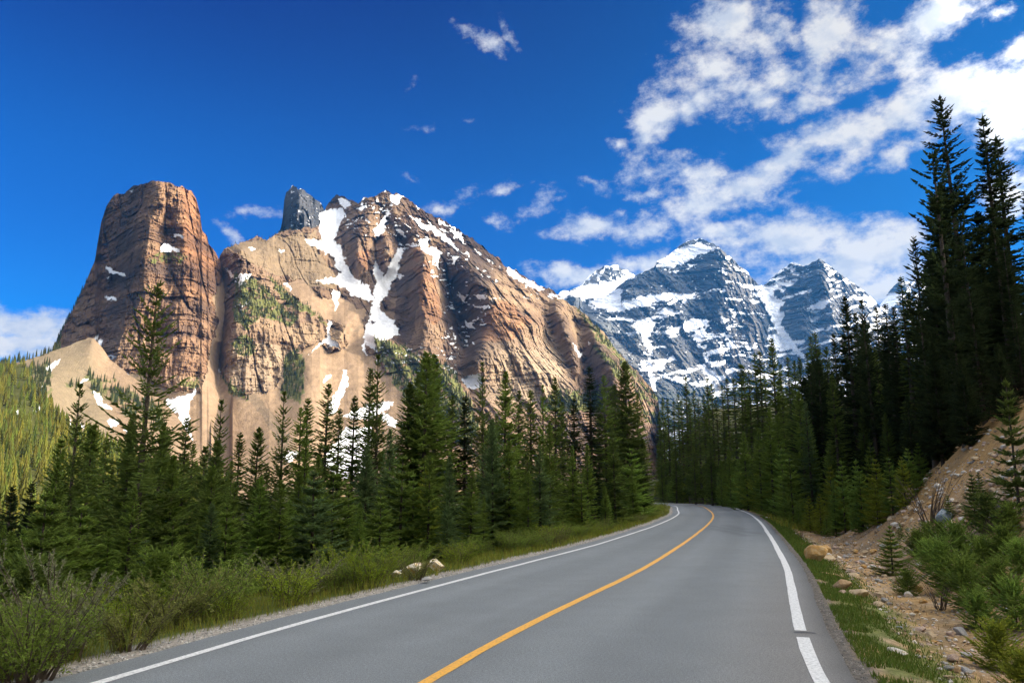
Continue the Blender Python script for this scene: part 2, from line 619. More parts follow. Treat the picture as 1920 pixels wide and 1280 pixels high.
def rock_disp(X, Y, Z, s, seed, strata=1.0, tilt=0.05, ribs=1.0):
    """metres of relief; s = scale in metres per feature. Beds run level, cracks run down the face."""
    U = X + 0.45 * Y
    O = np.zeros_like(U)
    wz = Z + tilt * X + 0.22 * s * fbm(U / (6 * s), Z / (6 * s), O, 3, seed)
    wu = U + 0.5 * s * fbm(U / (4 * s), Z / (5 * s), O, 3, seed + 7)
    crag = ridged(wu / (7 * s), Z / (13 * s), O, 4, seed + 3) * -2.0 * s
    rib = ridged(wu / (2.2 * s), Z / (8 * s), O, 3, seed + 9) * -0.85 * s * ribs
    lm = sstep(-0.35, 0.4, fbm(U / (9 * s), Z / (4 * s), O, 3, seed + 6))

    def saw(per, amp, sd):
        k = wz / per + 0.35 * vnoise(U / (9 * s), Z / (40 * s), O, sd)
        f = k - np.floor(k)
        return amp * (f ** 1.5) * (0.35 + 1.1 * _hash(np.floor(k), np.floor(k) * 0, np.floor(k) * 0, sd))
    led = (saw(3.1 * s, 0.75 * s, seed + 1) * lm + saw(1.0 * s, 0.24 * s, seed + 2) * (0.4 + 0.6 * lm)) * strata
    fine = fbm(U / (0.5 * s), Z / (0.7 * s), O, 3, seed + 5) * 0.34 * s
    block = 0
    for (du, dz, am, q) in ((1.6, 1.5, 0.58, 0), (0.62, 0.55, 0.42, 1), (0.3, 0.26, 0.2, 2)):
        row = np.floor(wz / (dz * s) + 0.3 * q)
        fx = np.floor(wu / (du * s) + 0.5 * _hash(row, row * 0, row * 0, seed + 40 + q))
        block = block + (_hash(fx, row, O, seed + q) - 0.5) * am * s
    cr = np.abs(vnoise(wu / (1.5 * s), Z / (8 * s), O, seed + 8))
    cr2 = np.abs(vnoise(wu / (3.6 * s) + 0.06 * Z / s, Z / (18 * s), O, seed + 10))
    crack = 0.6 * s * np.exp(-cr * 14) + 1.5 * s * np.exp(-cr2 * 15)
    return crag + rib + led + fine + block * strata + crack, wz


def mixc(a, b, t):
    return a + (np.asarray(b, float) - a) * t[..., None]


MAT_ROCK = simple_mat('mountain_rock', (0.3, 0.2, 0.13), rough=0.92, attr='Col', noise=[(0.9, 0.82, 1.18), (0.12, 0.88, 1.12)], bump=0.55, bump_scale=0.45, spec=0.1)
MAT_FAR = simple_mat('far_mountain_rock', (0.3, 0.3, 0.3), rough=0.92, attr='Col', noise=[(0.15, 0.85, 1.15)], bump=2.0, bump_scale=0.12, spec=0.1)

ROCK_ALBEDO = 0.46
SNOW = np.array([0.80, 0.82, 0.86])
TAN = np.array([0.40, 0.235, 0.125])
ORANGE = np.array([0.44, 0.20, 0.085])
BROWN = np.array([0.185, 0.105, 0.068])
GREY = np.array([0.25, 0.20, 0.155])
PALE = np.array([0.30, 0.228, 0.155])
SCREE = np.array([0.198, 0.138, 0.088])
VEG = np.array([0.085, 0.095, 0.028])


def rock_color(r, wz, s, seed, base, dark, light):
    X, Y, Z = r.X, r.Y, r.Z
    n = fbm(X / (14 * s), Y / (14 * s), Z / (14 * s), 5, seed + 21)
    band = fbm(X / (60 * s), Y / (60 * s), wz / (1.3 * s), 4, seed + 22)
    streak = fbm(X / (1.2 * s), Y / (3 * s), Z / (12 * s), 4, seed + 23)
    t = np.clip(0.5 + 0.85 * n + 0.55 * band + 0.35 * streak, 0, 1)
    c = np.where(t[..., None] < 0.5, dark + (base - dark) * (t * 2)[..., None], base + (light - base) * (t * 2 - 1)[..., None])
    return ROCK_ALBEDO * np.array([0.95, 1.03, 1.10]) * c * (1 + 0.22 * fbm(X / (0.8 * s), Y / (0.8 * s), Z / (0.8 * s), 3, seed + 25))[..., None]


# ---- the rock tower at left
def build_tower():
    top = [(60, 685), (85, 668), (100, 655), (112, 625), (135, 583), (150, 552), (165, 520), (178, 488), (184, 450), (190, 415), (200, 385), (212, 369),
           (235, 360), (250, 348), (268, 343), (285, 341), (302, 341), (340, 349), (358, 356), (368, 374), (375, 402), (379, 432), (388, 441), (391, 460), (404, 472),
           (412, 487), (416, 505), (430, 600), (436, 700)]
    ctrl = [
        [(60, 700, 1370), (112, 625, 1420), (150, 550, 1445), (183, 455, 1462), (200, 385, 1465), (235, 360, 1450)],
        [(262, 344, 1400)],
        [(295, 345, 1352), (288, 400, 1328), (268, 470, 1300), (276, 500, 1286), (258, 560, 1262), (232, 640, 1236), (215, 700, 1205), (200, 780, 1130), (190, 860, 1040)],
        [(230, 450, 1385), (215, 540, 1350), (180, 600, 1340)],
        [(150, 640, 1330), (100, 700, 1290), (90, 800, 1150), (80, 960, 950)],
        [(345, 352, 1364), (348, 420, 1334), (345, 470, 1318)],
        [(318, 410, 1350), (322, 500, 1306), (318, 560, 1276)],
        [(362, 500, 1306), (360, 560, 1272), (352, 640, 1226), (345, 700, 1190)],
        [(372, 380, 1420), (379, 432, 1415), (391, 460, 1410), (414, 487, 1420)],
        [(398, 520, 1375), (405, 580, 1330), (412, 640, 1290)],
        [(420, 520, 1440), (430, 600, 1400), (434, 700, 1330)],
        [(385, 680, 1216), (392, 740, 1160), (400, 800, 1105), (405, 960, 930)],
        [(290, 720, 1190), (300, 800, 1100), (300, 960, 900)],
        [(300, 620, 1252), (270, 660, 1225), (305, 690, 1195)],
    ]
    r = Relief(top, 960, ctrl, step=1.25, jag=3.5, seed=3, gain=1.6)
    px, py = r.px, r.py
    disp, wz = rock_disp(r.X, r.Y, r.Z, 11, 3, strata=1.0, tilt=0.02)
    scree = r.zone([[(398, 560), (418, 520), (440, 560), (440, 960), (340, 960), (372, 760), (385, 700), (392, 660), (408, 600)], [(60, 735), (150, 700), (220, 690), (300, 720), (345, 735), (385, 735), (440, 960), (60, 960)]], 5)
    snow = r.zone([[(297, 464), (305, 458), (322, 460), (338, 464), (335, 471), (312, 473), (300, 472)], [(197, 500), (206, 502), (218, 509), (236, 512), (236, 516), (214, 515), (204, 511)],
                   [(326, 440), (343, 440), (342, 445), (328, 445)], [(197, 558), (216, 556), (222, 562), (200, 563)], [(326, 414), (334, 412), (332, 418)], [(245, 358), (253, 355), (249, 360)],
                   [(173, 634), (187, 626), (185, 633), (178, 637)], [(183, 638), (190, 637), (193, 648), (188, 655)], [(203, 668), (225, 665), (212, 672)],
                   [(215, 685), (222, 686), (235, 697), (250, 709), (243, 711), (228, 700)], [(196, 521), (206, 521), (200, 524)],
                   [(312, 748), (335, 746), (368, 729), (356, 752), (354, 800), (362, 838), (393, 875), (380, 880), (350, 860), (325, 850), (296, 838), (330, 800), (335, 775), (310, 772)]], 4, 9)
    sc = np.where(snow, 0.12, np.where(scree, 0.04, 1.0))
    disp = disp * sc + np.where(scree, fbm(r.X / 5, r.Z / 5, None, 4, 8) * 0.5, 0)
    base = rock_color(r, wz, 11, 3, np.array([0.36, 0.195, 0.105]), np.array([0.16, 0.098, 0.068]), np.array([0.50, 0.30, 0.165]))
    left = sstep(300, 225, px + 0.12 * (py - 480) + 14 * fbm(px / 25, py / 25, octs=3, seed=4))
    base = mixc(base, base * np.array([0.48, 0.49, 0.55]), left * 0.9)  # shade of the tower's left side painted into the rock colour
    org = sstep(325, 355, px + 10 * fbm(px / 18, py / 18, octs=3, seed=44)) * sstep(600, 480, py)
    base = mixc(base, base * np.array([1.15, 0.92, 0.76]), org * 0.8)
    low = sstep(540, 650, py)
    base = mixc(base, base * np.array([1.04, 1.05, 1.1]), low)
    sc_c = SCREE * (1 + 0.18 * fbm(r.X / 6, r.Z / 6, None, 5, 77))[..., None]
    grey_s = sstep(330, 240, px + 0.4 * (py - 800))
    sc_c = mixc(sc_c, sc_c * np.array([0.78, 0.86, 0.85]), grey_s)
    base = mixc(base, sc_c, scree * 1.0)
    veg = r.zone([[(285, 480), (320, 470), (348, 478), (340, 492), (300, 492), (276, 490)], [(335, 712), (372, 705), (378, 725), (350, 735)]], 7, 10, seed=15) & (vnoise(px / 3, py / 3, seed=6) > -0.1)
    base = mixc(base, VEG, veg * 0.85)
    base = mixc(base, SNOW, snow * 1.0)
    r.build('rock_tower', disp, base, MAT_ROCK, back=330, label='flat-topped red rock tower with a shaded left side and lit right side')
    return r


# ---- the big brown mountain with its snow gullies
def build_mountain():
    top = [(396, 560), (404, 520), (412, 482), (420, 468), (440, 458), (470, 447), (490, 446), (505, 449), (515, 441), (530, 434), (560, 431), (585, 428), (600, 418), (606, 400), (612, 385), (622, 374), (632, 368),
           (645, 366), (652, 372), (664, 376), (672, 378), (683, 368), (692, 371), (705, 368), (715, 358), (724, 357), (733, 362), (745, 362), (760, 374), (780, 384), (800, 400), (830, 414), (862, 432), (880, 444), (900, 458), (925, 478), (950, 500),
           (975, 514), (1000, 528), (1030, 542), (1050, 554), (1075, 573), (1100, 592), (1140, 634), (1180, 682), (1215, 718), (1234, 745), (1240, 800), (1244, 870)]
    ctrl = [
        # left gully beside the tower, then the near hill
        [(398, 560, 1470), (415, 474, 1480)], [(420, 540, 1440), (412, 620, 1370), (405, 690, 1290), (396, 760, 1180), (398, 850, 1060), (395, 980, 900)],
        [(440, 458, 1500), (485, 446, 1560), (530, 434, 1620), (585, 430, 1690)],
        [(452, 470, 1452), (452, 540, 1392), (436, 610, 1310), (424, 660, 1265)],
        [(520, 500, 1520), (590, 500, 1600), (630, 530, 1570)], [(500, 560, 1420), (560, 560, 1460), (615, 575, 1490)],
        [(440, 640, 1276), (500, 640, 1300), (545, 640, 1330)], [(430, 715, 1215), (470, 725, 1212), (530, 735, 1222), (545, 690, 1275)],
        [(480, 790, 1140), (540, 850, 1060)],
        # main scree fan
        [(700, 600, 1540), (665, 600, 1478), (645, 640, 1390), (640, 700, 1290), (625, 780, 1180), (610, 860, 1080), (600, 980, 930)],
        [(580, 690, 1275), (560, 780, 1150)], [(690, 640, 1412), (710, 720, 1285), (720, 800, 1170)], [(618, 600, 1440), (628, 618, 1408), (600, 650, 1352)], [(648, 612, 1412), (642, 640, 1362)],
        # left couloir
        [(612, 385, 1880), (625, 372, 1890)], [(640, 385, 1850), (628, 420, 1800), (622, 455, 1740), (650, 505, 1675), (680, 545, 1625), (700, 580, 1570)],
        [(605, 460, 1690), (625, 500, 1640), (640, 540, 1600)],
        # upper buttresses
        [(720, 360, 1835), (700, 380, 1800), (690, 396, 1780), (676, 420, 1752), (668, 450, 1712), (666, 470, 1692)],
        [(664, 378, 1835), (652, 400, 1806), (645, 440, 1752)],
        [(728, 380, 1822), (723, 400, 1792), (716, 430, 1760), (704, 455, 1735), (704, 480, 1708), (712, 530, 1656), (712, 560, 1610)],
        [(676, 440, 1726), (690, 452, 1716)],
        [(670, 452, 1702), (672, 490, 1652), (682, 498, 1640)], [(686, 470, 1700), (698, 500, 1680)],
        [(742, 386, 1800), (748, 400, 1780), (770, 430, 1740), (785, 440, 1726)],
        [(717, 438, 1732), (724, 455, 1702), (730, 478, 1672), (726, 500, 1655)], [(752, 448, 1758), (746, 470, 1722), (738, 490, 1690)],
        [(735, 545, 1656), (760, 470, 1720), (745, 520, 1668), (730, 560, 1612), (716, 590, 1570)],
        [(776, 446, 1706), (780, 470, 1672), (784, 480, 1652)], [(800, 455, 1722), (812, 480, 1690), (820, 500, 1660)],
        [(760, 376, 1840), (800, 400, 1835), (860, 432, 1828), (900, 458, 1818), (950, 500, 1800), (1000, 528, 1790), (1050, 554, 1770)],
        [(790, 420, 1780), (820, 445, 1752), (850, 470, 1712)],
        # central pinnacle buttress
        [(796, 482, 1620), (794, 520, 1562), (790, 560, 1510), (792, 620, 1436), (802, 680, 1352), (830, 740, 1260)],
        [(770, 520, 1612), (748, 560, 1580), (740, 600, 1524), (752, 640, 1446), (765, 660, 1412)],
        [(762, 530, 1602), (766, 560, 1556), (772, 600, 1506)],
        [(815, 500, 1640), (824, 540, 1594), (834, 590, 1530), (852, 640, 1452), (866, 690, 1374), (880, 740, 1296)],
        [(818, 560, 1536), (832, 640, 1440), (850, 690, 1366)],
        # dark wall and the long lit face
        [(832, 520, 1660), (842, 560, 1626), (855, 610, 1560), (868, 652, 1472)],
        [(845, 470, 1700), (870, 490, 1662), (890, 520, 1600), (915, 540, 1560), (922, 580, 1500), (915, 625, 1438), (892, 660, 1376), (880, 690, 1340)],
        [(950, 560, 1580), (985, 590, 1540), (1005, 610, 1510)], [(960, 640, 1420), (1000, 680, 1385), (1030, 700, 1370)],
        [(930, 720, 1320), (1000, 760, 1290), (1060, 760, 1310), (1100, 770, 1330)],
        [(880, 470, 1750), (930, 505, 1732), (980, 545, 1690)],
        [(1008, 562, 1700), (1020, 590, 1640), (1035, 625, 1575), (1052, 660, 1500), (1072, 700, 1430), (1092, 735, 1380)],
        [(1042, 570, 1680), (1058, 600, 1592), (1072, 640, 1520), (1078, 655, 1492), (1086, 700, 1418)],
        [(1056, 562, 1730), (1072, 600, 1690), (1086, 640, 1620), (1092, 680, 1540), (1098, 720, 1470), (1110, 770, 1400)],
        [(1100, 596, 1700), (1110, 622, 1640), (1128, 650, 1560), (1150, 690, 1470), (1158, 720, 1430), (1165, 780, 1370)],
        [(1140, 636, 1740), (1180, 682, 1690), (1234, 745, 1620)], [(1190, 740, 1500), (1215, 800, 1470), (1235, 860, 1440)],
        [(1180, 820, 1330), (1100, 840, 1240), (1000, 860, 1150), (900, 860, 1100), (760, 860, 1070)], [(1240, 980, 1200), (1000, 980, 980), (800, 980, 920)],
        # wooded toe
        [(700, 630, 1405), (760, 660, 1372), (820, 700, 1310), (880, 745, 1262), (860, 800, 1180)],
    ]
    r = Relief(top, 970, ctrl, step=1.25, jag=5.5, seed=11, gain=1.9)
    px, py = r.px, r.py
    disp, wz = rock_disp(r.X, r.Y, r.Z, 12, 12, strata=1.0, tilt=-0.10)
    scree = r.zone([
        [(640, 562), (690, 585), (680, 600), (690, 660), (720, 690), (760, 740), (800, 980), (380, 980), (390, 800), (400, 690), (420, 700), (440, 735), (500, 742), (545, 690), (575, 650), (600, 640), (612, 655), (640, 656), (652, 640), (640, 610), (625, 595), (600, 575), (590, 555)],
        [(415, 520), (430, 520), (418, 600), (405, 640), (398, 560)],
        [(520, 530), (570, 525), (640, 600), (618, 600), (590, 590)]], 6)
    grassy = r.zone([[(420, 462), (500, 446), (590, 432), (600, 470), (640, 530), (615, 548), (560, 530), (500, 510), (455, 480)]], 8, 20)
    snow = r.zone([
        # left couloir and its arms
        [(608, 396), (640, 388), (648, 402), (632, 430), (628, 450), (645, 480), (650, 498), (662, 520), (690, 536), (700, 560), (690, 566), (668, 552), (655, 556), (655, 545), (640, 535), (630, 530), (590, 528), (625, 520), (640, 512), (620, 480), (610, 465), (600, 440), (600, 412)],
        [(636, 372), (652, 375), (660, 384), (648, 392), (638, 384)], [(570, 450), (600, 452), (620, 462), (640, 488), (600, 466)], [(520, 466), (534, 470), (526, 473)],
        [(624, 545), (636, 548), (630, 582), (624, 566)],
        # second couloir
        [(718, 412), (728, 398), (722, 432), (712, 446), (700, 432)], [(728, 385), (722, 405), (728, 408)],
        [(744, 466), (760, 464), (752, 486), (746, 510), (734, 530), (726, 552), (712, 566), (714, 582), (740, 604), (748, 618), (740, 625), (700, 600), (690, 610), (684, 640), (688, 670), (680, 650), (684, 625), (694, 600), (700, 560), (705, 530), (700, 500), (704, 485), (712, 500), (720, 520), (732, 500)],
        [(688, 610), (712, 602), (748, 626), (720, 640), (702, 630), (706, 660), (690, 650), (680, 630)],
        [(690, 380), (680, 394), (668, 392)], [(730, 364), (752, 366), (746, 386), (736, 376)], [(740, 428), (752, 432), (766, 444), (750, 440)],
        [(770, 404), (800, 420), (822, 432), (828, 444), (818, 440), (790, 426)], [(800, 412), (812, 424), (824, 430), (810, 430)], [(846, 428), (868, 436), (868, 452), (872, 458), (850, 446)], [(822, 436), (846, 454), (860, 468), (876, 478), (852, 466), (830, 450)],
        [(782, 448), (802, 446), (800, 462), (830, 470), (820, 490), (824, 510), (812, 486), (800, 474), (790, 466)], [(888, 468), (906, 478), (898, 480)],
        [(948, 500), (962, 502), (974, 516), (1000, 530), (1024, 546), (1010, 544), (980, 528), (956, 516)], [(1030, 548), (1046, 556), (1038, 558)], [(888, 470), (905, 474), (896, 478)], [(912, 484), (922, 488), (914, 490)],
        [(745, 512), (756, 514), (750, 524)], [(760, 420), (772, 428), (764, 426)], [(778, 380), (790, 392), (784, 394)], [(820, 408), (834, 418), (826, 418)],
        # ledges on the dark wall
        [(860, 548), (875, 556), (868, 568), (864, 556)], [(888, 555), (912, 553), (906, 560)], [(890, 574), (922, 574), (908, 582), (896, 580)], [(848, 478), (858, 482), (852, 498), (846, 496)],
        [(870, 600), (884, 606), (890, 618), (876, 612)], [(832, 560), (838, 572), (852, 576), (842, 580)], [(848, 622), (858, 640), (852, 634)],
        # scree snow
        [(646, 692), (652, 694), (652, 710), (650, 732), (636, 756), (626, 776), (612, 774), (622, 744), (636, 730), (640, 710)], [(606, 712), (620, 704), (624, 694), (618, 710), (608, 718)],
        [(616, 602), (622, 600), (618, 630), (640, 655), (600, 642), (588, 654), (575, 668), (590, 648), (612, 634)],
        [(866, 708), (884, 702), (900, 700), (904, 720), (896, 730), (880, 726)], [(660, 772), (690, 758), (720, 752), (740, 755), (700, 784), (660, 786), (640, 780)], [(720, 770), (745, 790), (742, 805), (716, 785)],
        [(1075, 640), (1082, 648), (1092, 664), (1090, 672), (1080, 655)], [(1102, 640), (1110, 641), (1106, 646)],
        [(420, 498), (438, 515), (430, 520)], [(450, 516), (472, 514), (462, 524), (448, 540)], [(530, 528), (550, 542), (545, 546)], [(465, 462), (478, 464), (470, 470)],
        [(380, 650), (398, 670), (416, 698), (402, 688)], [(525, 855), (545, 845), (560, 850), (545, 868)], [(600, 870), (650, 800), (700, 800), (690, 880), (640, 900)],
    ], 5, 10)
    speck = (fbm(px / 7, py / 3.5, octs=4, seed=61) > 0.40) & (((px > 640) & (py < 560) & (py < 385 + (px - 640) * 0.55 + 40)) | ((px > 830) & (px < 925) & (py > 480) & (py < 650)) | ((px > 440) & (px < 470) & (py > 515) & (py < 590)) | ((px > 700) & (px < 860) & (py > 630) & (py < 700) & (py > 560 + (px - 700) * 0.5)))
    speck = speck & (fbm(px / 30, py / 30, octs=2, seed=62) > -0.05)
    snow = snow | speck
    sc = np.where(snow, 0.14, np.where(scree, 0.035, np.where(grassy, 0.42, 1.0)))
    disp = disp * sc + np.where(scree & ~snow, fbm(r.X / 5, r.Z / 5, None, 4, 8) * 0.55, 0)
    base = rock_color(r, wz, 12, 12, np.array([0.34, 0.205, 0.125]), np.array([0.17, 0.108, 0.075]), np.array([0.48, 0.31, 0.18]))
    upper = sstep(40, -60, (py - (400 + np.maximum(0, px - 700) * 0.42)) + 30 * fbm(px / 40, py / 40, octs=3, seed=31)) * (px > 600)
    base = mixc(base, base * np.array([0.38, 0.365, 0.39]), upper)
    flank_shade = r.zone([[(745, 520), (775, 505), (790, 520), (780, 600), (770, 650), (745, 640), (735, 600), (742, 560)], [(640, 440), (672, 400), (690, 400), (668, 470), (664, 510), (645, 480)]], 7, 14, seed=39)
    base = mixc(base, base * np.array([0.55, 0.56, 0.62]), flank_shade)  # shadow on the left-facing flanks painted into the rock colour
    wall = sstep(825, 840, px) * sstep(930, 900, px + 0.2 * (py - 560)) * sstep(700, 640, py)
    base = mixc(base, base * np.array([0.46, 0.48, 0.56]), wall)  # shade of the left-facing wall put into the rock colour
    pale = sstep(880, 960, px) * sstep(1090, 1040, px) * sstep(610, 690, py + 18 * fbm(px / 30, py / 20, octs=3, seed=32)) * sstep(780, 740, py)
    base = mixc(base, PALE * (1 + 0.22 * fbm(px / 14, py / 6, octs=4, seed=33))[..., None], pale * 0.75)
    pale2 = r.zone([[(440, 650), (500, 640), (540, 650), (540, 740), (480, 740), (430, 710)]], 9, 20)
    base = mixc(base, PALE * 0.85 * (1 + 0.3 * fbm(px / 10, py / 12, octs=4, seed=34))[..., None], pale2 * 0.6)
    orange = r.zone([[(776, 500), (800, 490), (818, 520), (826, 590), (815, 610), (795, 590), (782, 560)], [(666, 470), (692, 470), (694, 500), (676, 505)], [(768, 455), (790, 460), (794, 480), (775, 490)], [(905, 585), (940, 560), (1000, 600), (960, 640), (905, 640)]], 7, 14)
    base = mixc(base, base * np.array([1.18, 0.94, 0.78]), orange * 0.8)
    base = mixc(base, np.array([0.150, 0.112, 0.070]) * (1 + 0.25 * fbm(px / 8, py / 6, octs=5, seed=35))[..., None], grassy * 0.8)
    right = sstep(1040, 1100, px) * sstep(640, 560, py - (px - 1040) * 0.75)
    base = mixc(base, base * np.array([0.86, 0.95, 0.82]), right * 0.6)
    sc_c = SCREE * (1 + 0.26 * fbm(r.X / 6, r.Z / 6, None, 5, 77) + 0.07 * fbm(px / 9 + py / 14, py / 16, octs=4, seed=36) + 0.12 * fbm(px / 2.2, py / 2.2, octs=2, seed=37))[..., None]
    base = mixc(base, sc_c, scree * 1.0)
    greyband = r.zone([[(455, 735), (480, 740), (560, 840), (540, 850)], [(680, 600), (700, 580), (690, 615), (660, 625)]], 6)
    base = mixc(base, base * np.array([0.72, 0.78, 0.82]), greyband * 0.7)
    vz = r.zone([[(440, 510), (470, 520), (520, 560), (560, 600), (540, 612), (490, 590), (460, 620), (435, 600)], [(500, 520), (560, 560), (620, 610), (600, 600), (540, 570)], [(430, 640), (460, 625), (480, 660), (450, 670)], [(530, 670), (560, 650), (575, 690), (560, 760), (530, 740)],
                 [(410, 705), (440, 720), (470, 750), (440, 745)],
                 [(700, 630), (740, 640), (790, 670), (850, 690), (880, 745), (900, 800), (880, 850), (780, 780), (740, 720), (712, 680)],
                 [(1080, 575), (1110, 598), (1150, 645), (1185, 690), (1235, 745), (1225, 745), (1170, 690), (1120, 632)], [(1110, 640), (1150, 680), (1200, 730), (1240, 770), (1200, 745), (1150, 700)],
                 [(1040, 730), (1120, 740), (1130, 770), (1060, 775), (1010, 765)], [(1205, 765), (1245, 775), (1245, 800), (1210, 790)]], 8, 16, seed=71)
    vpat = vz & (fbm(px / 6, py / 6, octs=3, seed=72) > -0.28)
    base = mixc(base, VEG * (1 + 0.3 * fbm(px / 5, py / 5, octs=3, seed=73))[..., None], (vpat & ~snow) * 0.88)
    dirty = 1 - 0.16 * sstep(0.0, 0.5, fbm(px / 9, py / 9, octs=4, seed=91))
    base = mixc(base, SNOW[None, None] * dirty[..., None] * np.array([1.0, 0.985, 0.96]), snow * 1.0)
    r.veg = vz
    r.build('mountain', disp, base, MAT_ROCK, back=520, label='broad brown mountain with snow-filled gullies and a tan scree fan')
    return r


def build_dark_spire():
    top = [(518, 445), (526, 435), (530, 415), (533, 378), (537, 360), (543, 354), (549, 349), (555, 351), (559, 358), (565, 354), (572, 357), (580, 364), (590, 370), (599, 379), (605, 388), (612, 400), (622, 398), (632, 396), (640, 420)]
    ctrl = [[(526, 440, 2320), (534, 380, 2330), (548, 352, 2320)], [(560, 365, 2260), (556, 400, 2240), (552, 440, 2220)], [(600, 380, 2340), (606, 430, 2320)], [(578, 366, 2290), (580, 410, 2262)], [(640, 400, 2400)], [(520, 520, 2260), (600, 520, 2240)]]
    r = Relief(top, 520, ctrl, step=1.5, jag=5.5, seed=23, gain=1.6)
    disp, wz = rock_disp(r.X, r.Y, r.Z, 13, 23, strata=0.4, ribs=1.6)
    base = rock_color(r, wz, 13, 23, np.array([0.115, 0.11, 0.115]), np.array([0.06, 0.062, 0.07]), np.array([0.17, 0.155, 0.15]))
    snow = (fbm(r.px / 6, r.py / 3, octs=4, seed=5) > 0.43) & (r.px > 545)
    snow |= r.zone([[(600, 398), (625, 395), (640, 402), (625, 425), (600, 412)]], 4)
    base = mixc(base, SNOW, snow * 1.0)
    r.build('dark_spire', np.where(snow, 0.2, 1) * disp, base, MAT_ROCK, back=200, label='dark blue-grey rock spire behind the brown mountain')


FARROCK = np.array([0.185, 0.18, 0.18])


def far_color(r, wz, s, seed, snow, warm):
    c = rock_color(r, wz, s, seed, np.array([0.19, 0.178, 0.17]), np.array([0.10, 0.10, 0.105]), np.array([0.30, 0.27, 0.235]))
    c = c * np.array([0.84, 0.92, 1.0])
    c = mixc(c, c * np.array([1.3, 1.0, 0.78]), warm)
    return mixc(c, SNOW, snow * 1.0)


